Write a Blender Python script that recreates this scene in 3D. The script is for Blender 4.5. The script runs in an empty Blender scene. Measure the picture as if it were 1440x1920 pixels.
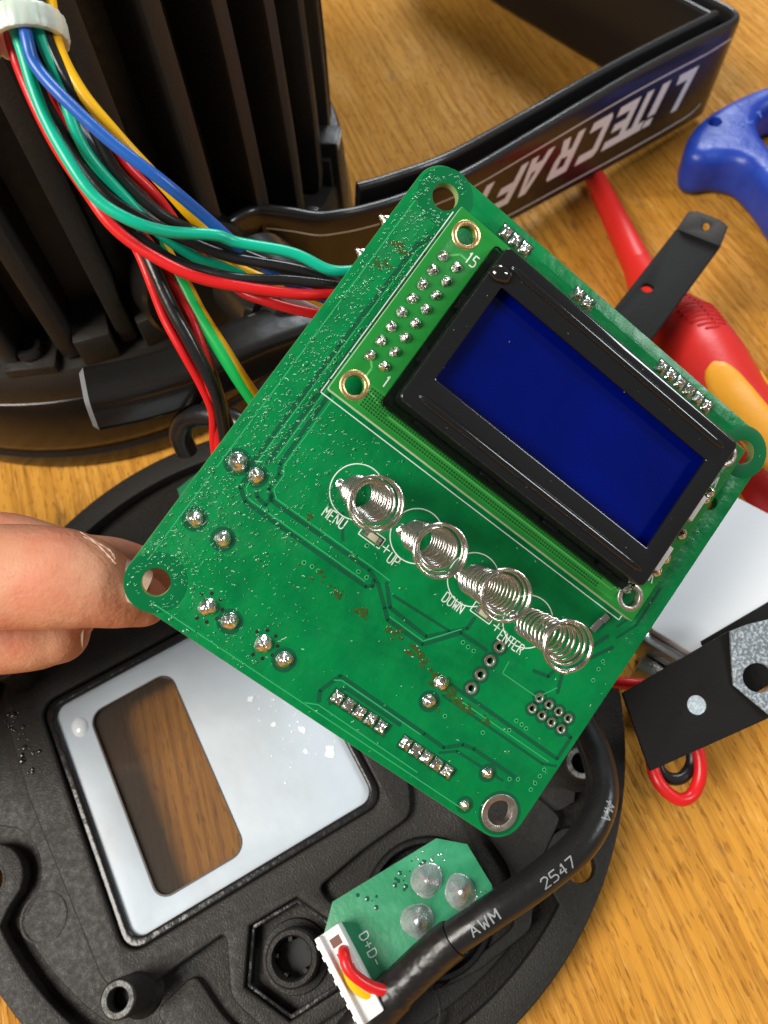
import bpy, bmesh, math, random
import numpy as np
from mathutils import Matrix, Vector

random.seed(7); RNG = np.random.RandomState(11)
S = 0.001                                   # everything below is measured in millimetres
scene = bpy.context.scene
COL = scene.collection

# ------------------------------------------------------------------ camera
FPX, CX, CY, HCAM = 1442.0, 720.0, 960.0, 176.0      # phone lens, in pixels of the 1440 x 1920 photograph
def nrm(v):
    v = np.asarray(v, float); return v / np.linalg.norm(v)
_down = nrm([810 - CX, 1780 - CY, FPX]); _up = -_down
_Y = nrm(np.array([0, 0, 1.0]) - _up * _up[2]); _X = np.cross(_Y, _up)
RC = np.stack([_X, _Y, _up])                # camera (x right, y down, z forward) -> world
CAM = np.array([0, 0, HCAM])
def ray(px, py): return RC @ np.array([(px - CX) / FPX, (py - CY) / FPX, 1.0])
def at_z(px, py, z):                        # measured point at a known height above the table
    r = ray(px, py); return CAM + r * ((z - HCAM) / r[2])
def at_d(px, py, d): return CAM + ray(px, py) * d    # measured point at a known distance

cam_d = bpy.data.cameras.new('camera'); cam = bpy.data.objects.new('camera', cam_d); COL.objects.link(cam)
cam_d.sensor_fit = 'VERTICAL'; cam_d.sensor_height = 36.0; cam_d.sensor_width = 27.0
cam_d.lens = FPX / 1920.0 * 36.0
cam_d.clip_start = 0.005; cam_d.clip_end = 20.0
m = Matrix.Identity(4)
for i in range(3):
    m[i][0] = RC[i][0]; m[i][1] = -RC[i][1]; m[i][2] = -RC[i][2]; m[i][3] = CAM[i] * S
cam.matrix_world = m
cam_d.dof.use_dof = True; cam_d.dof.focus_distance = 0.118; cam_d.dof.aperture_fstop = 30.0
scene.camera = cam

# ------------------------------------------------------------------ light
world = bpy.data.worlds.new('World'); scene.world = world; world.use_nodes = True
bg = world.node_tree.nodes['Background']
bg.inputs[0].default_value = (0.98, 0.96, 0.93, 1); bg.inputs[1].default_value = 0.15
def area(name, loc, target, sx, sy, power, col):
    d = bpy.data.lights.new(name, 'AREA'); d.shape = 'RECTANGLE'; d.size = sx; d.size_y = sy
    d.energy = power; d.color = col
    o = bpy.data.objects.new(name, d); COL.objects.link(o)
    o.location = loc
    o.rotation_euler = (Vector(target) - Vector(loc)).to_track_quat('-Z', 'Y').to_euler()
    return o
area('window_light', (0.45, 1.25, 0.95), (0.02, 0.14, 0.03), 0.48, 0.32, 11.5, (0.88, 0.95, 1.0))
area('side_window_light', (1.30, -0.05, 0.95), (0.03, 0.08, 0.06), 0.26, 0.42, 9.0, (0.92, 0.97, 1.0))
area('room_light', (-0.68, -0.20, 0.86), (0.0, 0.08, 0.03), 0.50, 0.50, 16.5, (1.0, 0.95, 0.87))
scene.view_settings.view_transform = 'Standard'; scene.view_settings.look = 'None'
scene.view_settings.exposure = 0.15; scene.view_settings.gamma = 1.0
scene.view_settings.use_curve_mapping = False
scene.render.engine = 'CYCLES'
scene.cycles.use_denoising = True
try: scene.cycles.denoiser = 'OPENIMAGEDENOISE'
except Exception: pass
scene.cycles.max_bounces = 8; scene.cycles.transparent_max_bounces = 8
scene.cycles.caustics_reflective = False; scene.cycles.caustics_refractive = False
scene.cycles.sample_clamp_indirect = 4.0

# ------------------------------------------------------------------ materials
MATS = {}
def mat(name, col, rough=0.5, metal=0.0, spec=0.5, coat=0.0, coat_rough=0.05, bump=None, var=None, sss=0.0,
        trans=0.0, ior=1.45, rvar=None, alpha=1.0, sheen=0.0):
    """bump: list of (scale, strength, detail); var: (scale, other colour, low, high); rvar: (scale, lo, hi)"""
    if name in MATS: return MATS[name]
    M = bpy.data.materials.new(name); M.use_nodes = True; MATS[name] = M
    nt = M.node_tree; N = nt.nodes; L = nt.links; b = N['Principled BSDF']
    b.inputs['Base Color'].default_value = (*col, 1); b.inputs['Roughness'].default_value = rough
    b.inputs['Metallic'].default_value = metal; b.inputs['Specular IOR Level'].default_value = spec
    b.inputs['Coat Weight'].default_value = coat; b.inputs['Coat Roughness'].default_value = coat_rough
    b.inputs['IOR'].default_value = ior; b.inputs['Transmission Weight'].default_value = trans
    b.inputs['Alpha'].default_value = alpha
    if sss:
        b.inputs['Subsurface Weight'].default_value = sss
        b.inputs['Subsurface Radius'].default_value = (1.0, 0.35, 0.18); b.inputs['Subsurface Scale'].default_value = 0.0025
    tc = N.new('ShaderNodeTexCoord')
    def noise(sc, det=3.0, ro=0.55):
        n = N.new('ShaderNodeTexNoise'); n.inputs['Scale'].default_value = sc; n.inputs['Detail'].default_value = det
        n.inputs['Roughness'].default_value = ro; L.new(tc.outputs['Object'], n.inputs['Vector']); return n
    if var:
        n = noise(var[0], 4.0); r = N.new('ShaderNodeMapRange'); r.inputs[1].default_value = var[2]; r.inputs[2].default_value = var[3]
        L.new(n.outputs['Fac'], r.inputs[0])
        mx = N.new('ShaderNodeMix'); mx.data_type = 'RGBA'; mx.inputs[6].default_value = (*col, 1); mx.inputs[7].default_value = (*var[1], 1)
        L.new(r.outputs[0], mx.inputs[0]); L.new(mx.outputs[2], b.inputs['Base Color'])
    if rvar:
        n = noise(rvar[0], 4.0); r = N.new('ShaderNodeMapRange'); r.inputs[1].default_value = 0.35; r.inputs[2].default_value = 0.65
        r.inputs[3].default_value = rvar[1]; r.inputs[4].default_value = rvar[2]
        L.new(n.outputs['Fac'], r.inputs[0]); L.new(r.outputs[0], b.inputs['Roughness'])
    prev = None
    for bp in (bump or []):
        n = noise(bp[0], bp[2] if len(bp) > 2 else 3.0)
        k = N.new('ShaderNodeBump'); k.inputs['Strength'].default_value = bp[1]; k.inputs['Distance'].default_value = 0.6 / bp[0]
        L.new(n.outputs['Fac'], k.inputs['Height'])
        if prev: L.new(prev.outputs[0], k.inputs['Normal'])
        prev = k
    if prev: L.new(prev.outputs[0], b.inputs['Normal'])
    return M

def wood_material():
    M = bpy.data.materials.new('oiled_beech'); M.use_nodes = True
    nt = M.node_tree; N = nt.nodes; L = nt.links; b = N['Principled BSDF']
    tc = N.new('ShaderNodeTexCoord')
    rot = N.new('ShaderNodeMapping'); rot.vector_type = 'POINT'
    rot.inputs['Rotation'].default_value = (0, 0, math.radians(76.3))     # x now runs along the grain
    L.new(tc.outputs['Object'], rot.inputs['Vector'])
    # slow bend of the grain
    wn = N.new('ShaderNodeTexNoise'); wn.inputs['Scale'].default_value = 14; wn.inputs['Detail'].default_value = 1
    L.new(rot.outputs[0], wn.inputs['Vector'])
    ws = N.new('ShaderNodeVectorMath'); ws.operation = 'SCALE'; ws.inputs[3].default_value = 0.006
    L.new(wn.outputs['Color'], ws.inputs[0])
    wa = N.new('ShaderNodeVectorMath'); wa.operation = 'ADD'; L.new(rot.outputs[0], wa.inputs[0]); L.new(ws.outputs[0], wa.inputs[1])
    def layer(sx, sy, det, lo, hi, rough=0.55):
        mp = N.new('ShaderNodeMapping'); mp.inputs['Scale'].default_value = (sx, sy, 1.0)
        L.new(wa.outputs[0], mp.inputs['Vector'])
        n = N.new('ShaderNodeTexNoise'); n.inputs['Scale'].default_value = 1.0; n.inputs['Detail'].default_value = det
        n.inputs['Roughness'].default_value = rough
        L.new(mp.outputs[0], n.inputs['Vector'])
        r = N.new('ShaderNodeMapRange'); r.inputs[1].default_value = lo; r.inputs[2].default_value = hi
        L.new(n.outputs['Fac'], r.inputs[0]); return r.outputs[0]
    def mix(f, a, c, mode='MIX', amt=None):
        mx = N.new('ShaderNodeMix'); mx.data_type = 'RGBA'; mx.blend_type = mode
        if amt is not None:
            mu = N.new('ShaderNodeMath'); mu.operation = 'MULTIPLY'; mu.inputs[1].default_value = amt; L.new(f, mu.inputs[0]); f = mu.outputs[0]
        L.new(f, mx.inputs[0])
        for i, v in ((6, a), (7, c)):
            if isinstance(v, tuple): mx.inputs[i].default_value = (*v, 1)
            else: L.new(v, mx.inputs[i])
        return mx.outputs[2]
    broad = layer(5, 45, 3, 0.32, 0.68)
    lines = layer(26, 760, 4, 0.46, 0.62)
    lines2 = layer(9, 260, 3, 0.45, 0.66)
    fleck = layer(230, 1150, 2, 0.585, 0.66)
    fleck2 = layer(90, 800, 2, 0.62, 0.70)
    light = layer(120, 900, 2, 0.60, 0.72)
    dirt = layer(38, 120, 5, 0.655, 0.73)
    pale = layer(30, 60, 5, 0.60, 0.75)
    c = mix(broad, (0.66, 0.320, 0.056), (0.55, 0.240, 0.028))
    c = mix(lines2, c, (0.40, 0.165, 0.024), amt=0.40)
    c = mix(lines, c, (0.32, 0.125, 0.018), amt=0.56)
    c = mix(light, c, (0.70, 0.40, 0.12), amt=0.5)
    c = mix(pale, c, (0.62, 0.38, 0.14), amt=0.3)
    c = mix(fleck, c, (0.16, 0.055, 0.007), amt=0.42)
    c = mix(fleck2, c, (0.14, 0.05, 0.008), amt=0.40)
    c = mix(dirt, c, (0.10, 0.070, 0.05), amt=0.60)
    L.new(c, b.inputs['Base Color'])
    rr = N.new('ShaderNodeMapRange'); rr.inputs[3].default_value = 0.48; rr.inputs[4].default_value = 0.66
    L.new(lines, rr.inputs[0]); L.new(rr.outputs[0], b.inputs['Roughness'])
    b.inputs['Specular IOR Level'].default_value = 0.08
    h = N.new('ShaderNodeMath'); h.operation = 'ADD'; L.new(lines, h.inputs[0]); L.new(fleck, h.inputs[1])
    bp = N.new('ShaderNodeBump'); bp.invert = True; bp.inputs['Strength'].default_value = 0.55; bp.inputs['Distance'].default_value = 0.00025
    L.new(h.outputs[0], bp.inputs['Height']); L.new(bp.outputs[0], b.inputs['Normal'])
    return M

WOOD = wood_material()
GREEN = mat('solder_mask_over_copper', (0.0, 0.190, 0.047), 0.30, spec=0.25, coat=0.06, coat_rough=0.08,
            bump=[(900, 0.16, 3), (180, 0.12, 2)], var=(160, (0.0, 0.145, 0.040), 0.42, 0.7), rvar=(300, 0.26, 0.42))
GREEN_D = mat('solder_mask_bare', (0.002, 0.085, 0.034), 0.28, coat=0.3, coat_rough=0.1, bump=[(900, 0.12)])
GREEN_L = mat('solder_mask_edge', (0.03, 0.36, 0.12), 0.35, coat=0.3)
GREEN_LCD = mat('module_solder_mask', (0.012, 0.21, 0.03), 0.28, coat=0.1, bump=[(500, 0.08)], var=(200, (0.012, 0.2, 0.03), 0.4, 0.7))
FR4 = mat('raw_board_edge', (0.26, 0.33, 0.12), 0.6, bump=[(1500, 0.3)])
SILK = mat('white_silkscreen', (0.74, 0.80, 0.74), 0.55)
SOLDER = mat('solder', (0.74, 0.72, 0.68), 0.20, metal=1.0, bump=[(1100, 0.30, 3), (500, 0.25, 2)], rvar=(700, 0.10, 0.34))
SOLDER_DULL = mat('dull_solder', (0.46, 0.47, 0.49), 0.34, metal=0.55, coat=0.5, bump=[(700, 0.5, 3)], rvar=(500, 0.16, 0.40))
TIN = mat('tinned_pad', (0.55, 0.50, 0.45), 0.42, metal=1.0, bump=[(1500, 0.25)], var=(500, (0.42, 0.36, 0.31), 0.4, 0.65))
GOLD = mat('gilt_pad', (0.80, 0.55, 0.25), 0.34, metal=1.0, bump=[(900, 0.15)])
SPRING = mat('spring_wire', (0.62, 0.58, 0.54), 0.20, metal=1.0)
FLUX = mat('brown_flux_residue', (0.030, 0.085, 0.010), 0.08, spec=0.6, coat=0.8, bump=[(700, 0.5, 3)])
GLINT = mat('painted_droplet_glint', (0.55, 0.72, 0.58), 0.25, coat=0.5)  # pale colour stands in for highlights on the droplets
HOLE = mat('dark_via_bore', (0.008, 0.010, 0.008), 0.6)  # near-black, the shade inside bores is put into the colour
BEZEL = mat('black_lacquered_steel', (0.007, 0.007, 0.008), 0.45, spec=0.05, coat=1.0, coat_rough=0.06, bump=[(700, 0.03)])
SCREEN = mat('blue_liquid_crystal_glass', (0.000, 0.004, 0.125), 0.10, spec=0.2, coat=0.1, coat_rough=0.03,
             var=(28, (0.000, 0.003, 0.07), 0.40, 0.62))
CLEAR = mat('clear_plastic', (0.75, 0.85, 0.75), 0.10, trans=1.0, ior=1.3)
LID = mat('black_textured_plastic', (0.0145, 0.0130, 0.0108), 0.50, spec=0.32, bump=[(2600, 0.50, 2)],
          var=(1500, (0.024, 0.0215, 0.017), 0.52, 0.75), rvar=(900, 0.42, 0.60))
LID_GLOSS = mat('black_rubber_gasket', (0.010, 0.010, 0.010), 0.26, bump=[(300, 0.15)])
CAST = mat('black_powder_coated_aluminium', (0.022, 0.0195, 0.017), 0.40, spec=0.5, bump=[(1800, 0.22, 2)], rvar=(500, 0.34, 0.48))
GLOSSBLACK = mat('glossy_black_housing', (0.010, 0.009, 0.008), 0.26, spec=0.5, coat=0.15, coat_rough=0.1, bump=[(120, 0.03)])
STRIP = mat('satin_black_steel', (0.013, 0.012, 0.012), 0.44, spec=0.15, coat=0.60, coat_rough=0.18, bump=[(1500, 0.12)], rvar=(400, 0.38, 0.46))
PRINT = mat('pale_grey_print', (0.82, 0.84, 0.86), 0.5, bump=[(1500, 0.1)], var=(600, (0.70, 0.72, 0.75), 0.55, 0.75))
PVC_BLACK = mat('black_pvc', (0.012, 0.012, 0.012), 0.30, spec=0.5, bump=[(250, 0.06)], rvar=(200, 0.24, 0.38))
PVC_RED = mat('red_pvc', (0.62, 0.012, 0.014), 0.32, bump=[(300, 0.05)])
PVC_TEAL = mat('teal_pvc', (0.0, 0.42, 0.26), 0.32, bump=[(300, 0.05)])
PVC_BLUE = mat('blue_pvc', (0.014, 0.10, 0.42), 0.32, bump=[(300, 0.05)])
PVC_YELLOW = mat('yellow_pvc', (0.86, 0.46, 0.004), 0.32, bump=[(300, 0.05)])
PVC_WHITE = mat('lilac_white_pvc', (0.60, 0.58, 0.72), 0.35)
PVC_GREEN = mat('green_pvc', (0.006, 0.36, 0.07), 0.32)
NYLON = mat('natural_nylon', (0.66, 0.74, 0.66), 0.34, sss=0.8, trans=0.25, bump=[(300, 0.1)])
WHITE_PANEL = mat('white_film', (0.43, 0.49, 0.545), 0.45, spec=0.5, bump=[(60, 0.04), (900, 0.03)], var=(45, (0.38, 0.42, 0.45), 0.42, 0.72))
PANE = bpy.data.materials.new('smoky_window_pane'); PANE.use_nodes = True
_n = PANE.node_tree.nodes; _l = PANE.node_tree.links; _n.remove(_n['Principled BSDF'])
_t = _n.new('ShaderNodeBsdfTransparent'); _t.inputs[0].default_value = (0.88, 0.85, 0.81, 1); _g = _n.new('ShaderNodeBsdfGlossy'); _g.inputs['Roughness'].default_value = 0.06
_f = _n.new('ShaderNodeFresnel'); _f.inputs[0].default_value = 1.4; _m = _n.new('ShaderNodeMixShader'); _l.new(_f.outputs[0], _m.inputs[0]); _l.new(_t.outputs[0], _m.inputs[1]); _l.new(_g.outputs[0], _m.inputs[2])
_d = _n.new('ShaderNodeBsdfDiffuse'); _d.inputs[0].default_value = (0.42, 0.38, 0.33, 1); _m2 = _n.new('ShaderNodeMixShader'); _m2.inputs[0].default_value = 0.06
_l.new(_m.outputs[0], _m2.inputs[1]); _l.new(_d.outputs[0], _m2.inputs[2]); _l.new(_m2.outputs[0], _n['Material Output'].inputs['Surface'])
WHITE_CONN = mat('white_connector_nylon', (0.80, 0.79, 0.76), 0.42, sss=0.2, bump=[(400, 0.1)])
WHITE_BOX = mat('white_lacquer', (0.86, 0.88, 0.90), 0.30, bump=[(200, 0.03)])
STEEL = mat('galvanised_steel', (0.52, 0.55, 0.56), 0.34, metal=1.0, bump=[(500, 0.1)], rvar=(200, 0.25, 0.45))
MATT = mat('matt_black_paint', (0.009, 0.0085, 0.008), 0.60, spec=0.15, bump=[(900, 0.15)])
MATT_LIT = mat('window_lit_black_paint', (0.13, 0.15, 0.17), 0.40, spec=0.6, bump=[(2000, 0.7, 2)], var=(2200, (0.36, 0.42, 0.47), 0.46, 0.62))  # speckled black paint, window light on the flange put into its grey
HANDLE_RED = mat('red_handle_plastic', (0.66, 0.022, 0.016), 0.40, bump=[(500, 0.06)])
HANDLE_YEL = mat('yellow_handle_plastic', (0.88, 0.38, 0.02), 0.42, bump=[(500, 0.06)])
HANDLE_BLUE = mat('blue_handle_plastic', (0.012, 0.042, 0.34), 0.36, spec=0.5, bump=[(500, 0.08), (90, 0.08)], var=(120, (0.02, 0.062, 0.40), 0.4, 0.7))
SKIN = mat('skin', (0.58, 0.280, 0.165), 0.50, spec=0.35, sss=0.22, bump=[(2200, 0.30, 3), (700, 0.22, 4), (160, 0.05, 3)], var=(120, (0.57, 0.205, 0.120), 0.40, 0.66), rvar=(500, 0.52, 0.68))
NAIL = mat('finger_nail', (0.66, 0.44, 0.30), 0.30, sss=0.3, coat=0.3)
DRYSKIN = mat('dry_pale_skin', (0.58, 0.36, 0.26), 0.6, sss=0.3, bump=[(1500, 0.5)])

# ------------------------------------------------------------------ mesh helpers (all in mm)
class G:
    def __init__(s): s.v = []; s.f = []
    def add(s, v, f):
        o = len(s.v); s.v += [tuple(map(float, p)) for p in v]; s.f += [tuple(i + o for i in q) for q in f]; return s
    def box(s, x0, x1, y0, y1, z0, z1):
        v = [(x, y, z) for z in (z0, z1) for y in (y0, y1) for x in (x0, x1)]
        return s.add(v, [(0, 2, 3, 1), (4, 5, 7, 6), (0, 1, 5, 4), (2, 6, 7, 3), (0, 4, 6, 2), (1, 3, 7, 5)])
    def prism(s, poly, z0, z1):
        n = len(poly)
        a = sum(poly[i][0] * poly[(i + 1) % n][1] - poly[(i + 1) % n][0] * poly[i][1] for i in range(n))
        if a < 0: poly = poly[::-1]
        v = [(x, y, z0) for x, y in poly] + [(x, y, z1) for x, y in poly]
        return s.add(v, [tuple(range(n - 1, -1, -1)), tuple(range(n, 2 * n))] + [(i, (i + 1) % n, n + (i + 1) % n, n + i) for i in range(n)])
    def lathe(s, prof, n=32, cx=0, cy=0, a0=0.0, a1=360.0):
        full = abs(a1 - a0 - 360) < 1e-6; k = n if full else n + 1
        v = []
        for i in range(k):
            a = math.radians(a0 + (a1 - a0) * i / n)
            v += [(cx + r * math.cos(a), cy + r * math.sin(a), z) for r, z in prof]
        m_ = len(prof); f = []
        for i in range(n):
            j = (i + 1) % k
            f += [(i * m_ + t, j * m_ + t, j * m_ + t + 1, i * m_ + t + 1) for t in range(m_ - 1)]
        return s.add(v, f)
    def tube(s, pts, rad, n=12, cap=True, flat=1.0):
        pts = np.asarray(pts, float); k = len(pts)
        rad = np.full(k, rad) if np.isscalar(rad) else np.asarray(rad, float)
        T = np.gradient(pts, axis=0); T /= np.linalg.norm(T, axis=1)[:, None]
        a = np.cross(T[0], [0, 0, 1.0]);
        if np.linalg.norm(a) < 1e-3: a = np.cross(T[0], [1.0, 0, 0])
        a = nrm(a); v = []; fr = []
        for i in range(k):
            a = nrm(a - T[i] * a.dot(T[i])); b = np.cross(T[i], a); fr.append((a, b))
            for q in range(n):
                w = 2 * math.pi * q / n; v.append(pts[i] + rad[i] * (math.cos(w) * a + flat * math.sin(w) * b))
        f = [(i * n + q, i * n + (q + 1) % n, (i + 1) * n + (q + 1) % n, (i + 1) * n + q) for i in range(k - 1) for q in range(n)]
        if cap: f += [tuple(range(n - 1, -1, -1)), tuple(range((k - 1) * n, k * n))]
        s.add(v, f); return fr
    def ribbon(s, pts, w, place):
        pts = [np.array(p, float) for p in pts]
        for i in range(len(pts) - 1):
            p, q = pts[i], pts[i + 1]; L_ = np.linalg.norm(q - p)
            if L_ < 1e-6: continue
            d = (q - p) / L_; nn = np.array([-d[1], d[0]]); h = w / 2
            steps = max(1, int(L_ / 0.8)); base = [p - d * h * 0.6]; base += [p + (q - p) * t / steps for t in range(steps + 1)]; base.append(q + d * h * 0.6)
            ws = [h * 0.45] + [h] * (steps + 1) + [h * 0.45]
            v = []
            for c_, w_ in zip(base, ws): v += [place(*(c_ + nn * w_)), place(*(c_ - nn * w_))]
            s.add(v, [(2 * j + 1, 2 * j + 3, 2 * j + 2, 2 * j) for j in range(len(base) - 1)])
        return s
    def mesh(s, name, smooth=35, bevel=0.0, off=(0, 0, 0)):
        me = bpy.data.meshes.new(name)
        vv = (np.array(s.v) - np.array(off)) * S
        me.from_pydata(vv.tolist(), [], s.f); me.update()
        if bevel:
            bm = bmesh.new(); bm.from_mesh(me); bmesh.ops.recalc_face_normals(bm, faces=bm.faces)
            es = [e for e in bm.edges if len(e.link_faces) == 2 and e.calc_face_angle(0) > 0.5]
            bmesh.ops.bevel(bm, geom=es, offset=bevel * S, segments=2, profile=0.6, affect='EDGES', clamp_overlap=True)
            bm.to_mesh(me); bm.free()
        finish(me, smooth); return me

def finish(me, smooth):
    if smooth:
        me.shade_smooth()
        try: me.set_sharp_from_angle(angle=math.radians(smooth))
        except Exception: pass

def setmat(me, M):
    me.materials.clear(); me.materials.append(M)

def part(name, g, M, parent=None, smooth=35, bevel=0.0, loc=None, rot=None, scl=None, label=None, kind=None, off=(0, 0, 0)):
    me = g if isinstance(g, bpy.types.Mesh) else g.mesh(name, smooth, bevel, off)
    if not me.materials: me.materials.append(M)
    o = bpy.data.objects.new(name, me); COL.objects.link(o)
    if parent is not None: o.parent = parent
    if loc is not None: o.location = Vector(loc) * S
    if rot is not None: o.rotation_euler = rot
    if scl is not None: o.scale = scl
    if label: o['label'] = label
    if kind: o['kind'] = kind
    return o
def tag(o, label, cat, group=None):
    o['label'] = label; o['category'] = cat
    if group: o['group'] = group
    return o
def thing(name, label, cat, origin=(0, 0, 0), axes=None, group=None):
    o = bpy.data.objects.new(name, None); o.empty_display_size = 0.01; COL.objects.link(o)
    mm = Matrix.Identity(4)
    for i in range(3):
        if axes is not None:
            for j in range(3): mm[i][j] = axes[j][i]
        mm[i][3] = origin[i] * S
    o.matrix_world = mm
    return tag(o, label, cat, group)
def solo(name, g, M, label, cat, group=None, **k):
    """one-mesh thing with its origin at the middle of its own geometry's base"""
    v = np.array(g.v); off = (*((v.min(0) + v.max(0)) / 2)[:2], v[:, 2].min())
    return tag(part(name, g, M, None, off=off, loc=off, **k), label, cat, group)

def rrect(x0, x1, y0, y1, r, n=6):
    p = []
    for cx, cy, a in ((x1 - r, y1 - r, 0), (x0 + r, y1 - r, 90), (x0 + r, y0 + r, 180), (x1 - r, y0 + r, 270)):
        p += [(cx + r * math.cos(math.radians(a + 90 * i / n)), cy + r * math.sin(math.radians(a + 90 * i / n))) for i in range(n + 1)]
    return p
def circ(x, y, r, n=32): return [(x + r * math.cos(2 * math.pi * i / n), y + r * math.sin(2 * math.pi * i / n)) for i in range(n)]
def round_poly(poly, r, n=5):
    out = []; k = len(poly)
    for i in range(k):
        p0, p, p1 = (np.array(poly[j % k], float) for j in (i - 1, i, i + 1))
        a, b = nrm(p0 - p), nrm(p1 - p); rr = min(r, 0.45 * np.linalg.norm(p0 - p), 0.45 * np.linalg.norm(p1 - p))
        s0, s1 = p + a * rr, p + b * rr
        for t in np.linspace(0, 1, n): out.append(tuple((1 - t) ** 2 * s0 + 2 * t * (1 - t) * p + t * t * s1))
    return out
def plate(name, loops, z0, z1, bevel=0.0, smooth=35, bres=2):
    """flat plate with holes: first loop is the outline"""
    cu = bpy.data.curves.new('tmp', 'CURVE'); cu.dimensions = '2D'; cu.fill_mode = 'BOTH'
    for lp in loops:
        sp = cu.splines.new('POLY'); sp.points.add(len(lp) - 1); sp.use_cyclic_u = True
        for q, (x, y) in zip(sp.points, lp): q.co = (x, y, 0, 1)
    cu.extrude = max((z1 - z0) / 2 - bevel, 1e-4); cu.bevel_depth = bevel; cu.bevel_resolution = bres
    if bevel: cu.offset = -bevel
    o = bpy.data.objects.new('tmp', cu); COL.objects.link(o)
    dg = bpy.context.evaluated_depsgraph_get(); me = bpy.data.meshes.new_from_object(o.evaluated_get(dg))
    bpy.data.objects.remove(o); bpy.data.curves.remove(cu)
    bm = bmesh.new(); bm.from_mesh(me); bmesh.ops.remove_doubles(bm, verts=bm.verts, dist=1e-4)
    bmesh.ops.recalc_face_normals(bm, faces=bm.faces)
    for v in bm.verts: v.co = Vector((v.co.x * S, v.co.y * S, (v.co.z + (z0 + z1) / 2) * S))
    bm.to_mesh(me); bm.free(); me.name = name; me.materials.clear(); finish(me, smooth); return me
def smooth_path(pts, n=12):
    P = [np.array(p, float) for p in pts]; P = [2 * P[0] - P[1]] + P + [2 * P[-1] - P[-2]]; out = []
    for i in range(1, len(P) - 2):
        p0, p1, p2, p3 = P[i - 1:i + 3]
        for t in np.arange(n) / n:
            out.append(0.5 * ((2 * p1) + (p2 - p0) * t + (2 * p0 - 5 * p1 + 4 * p2 - p3) * t * t + (3 * p1 - p0 - 3 * p2 + p3) * t ** 3))
    out.append(P[-2]); return np.array(out)
def remesh(name, g, vox, smooth_it=8, sub=False):
    me = bpy.data.meshes.new(name); me.from_pydata(g.v, [], g.f); me.update()
    o = bpy.data.objects.new('tmp', me); COL.objects.link(o)
    md = o.modifiers.new('r', 'REMESH'); md.mode = 'VOXEL'; md.voxel_size = vox
    if smooth_it:
        sm = o.modifiers.new('s', 'SMOOTH'); sm.factor = 0.5; sm.iterations = smooth_it
    dg = bpy.context.evaluated_depsgraph_get(); m2 = bpy.data.meshes.new_from_object(o.evaluated_get(dg))
    bpy.data.objects.remove(o); bpy.data.meshes.remove(me)
    for v in m2.vertices: v.co = v.co * S
    m2.name = name; m2.materials.clear(); finish(m2, 180); return m2

FONT = {'M': [[(0, 0), (0, 6), (2, 2.6), (4, 6), (4, 0)]], 'E': [[(4, 6), (0, 6), (0, 0), (4, 0)], [(0, 3), (3, 3)]],
        'N': [[(0, 0), (0, 6), (4, 0), (4, 6)]], 'U': [[(0, 6), (0, 1), (1, 0), (3, 0), (4, 1), (4, 6)]],
        'P': [[(0, 0), (0, 6), (3, 6), (4, 5), (4, 4), (3, 3), (0, 3)]], 'D': [[(0, 0), (0, 6), (2.6, 6), (4, 4.6), (4, 1.4), (2.6, 0), (0, 0)]],
        'O': [[(1, 0), (0, 1), (0, 5), (1, 6), (3, 6), (4, 5), (4, 1), (3, 0), (1, 0)]], 'W': [[(0, 6), (0.8, 0), (2, 3.6), (3.2, 0), (4, 6)]],
        'T': [[(0, 6), (4, 6)], [(2, 6), (2, 0)]], 'R': [[(0, 0), (0, 6), (3, 6), (4, 5), (4, 4), (3, 3), (0, 3)], [(2, 3), (4, 0)]],
        '1': [[(0.8, 4.8), (2, 6), (2, 0)]], '5': [[(4, 6), (0.4, 6), (0, 3.4), (3, 3.4), (4, 2.4), (4, 1), (3, 0), (0, 0)]],
        '+': [[(2, 1), (2, 5)], [(0, 3), (4, 3)]], '-': [[(0.4, 3), (3.6, 3)]], 'K': [[(0, 0), (0, 6)], [(4, 6), (0, 2.4)], [(1.3, 3.4), (4, 0)]],
        'A': [[(0, 0), (2, 6), (4, 0)], [(0.8, 2.2), (3.2, 2.2)]], '2': [[(0, 5), (1, 6), (3, 6), (4, 5), (4, 4), (0, 0), (4, 0)]],
        '4': [[(3, 0), (3, 6), (0, 2), (4, 2)]], '7': [[(0, 6), (4, 6), (1.4, 0)]], 'V': [[(0, 6), (2, 0), (4, 6)]],
        'G': [[(4, 5), (3, 6), (1, 6), (0, 5), (0, 1), (1, 0), (3, 0), (4, 1), (4, 3), (2.4, 3)]], ' ': [], 'L': [[(0, 6), (0, 0), (4, 0)]]}
def text(g, word, x, y, h, w, place, gap=1.35, centre=True, wide=1.0):
    k = h / 6.0; adv = 4 * k * gap * wide; x0 = x - (adv * (len(word) - 1) + 4 * k * wide) / 2 if centre else x
    for i, ch in enumerate(word):
        for pl in FONT[ch]: g.ribbon([(x0 + i * adv + px * k * wide, y - h / 2 + py * k) for px, py in pl], w, place)
    return g

# ------------------------------------------------------------------ table
g = G(); g.add([(-900, -600, 0.9), (900, -600, 0.9), (900, 1100, 0.9), (-900, 1100, 0.9)], [(0, 1, 2, 3)])
t = part('table_top', g, WOOD, smooth=0); t['kind'] = 'structure'

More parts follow.
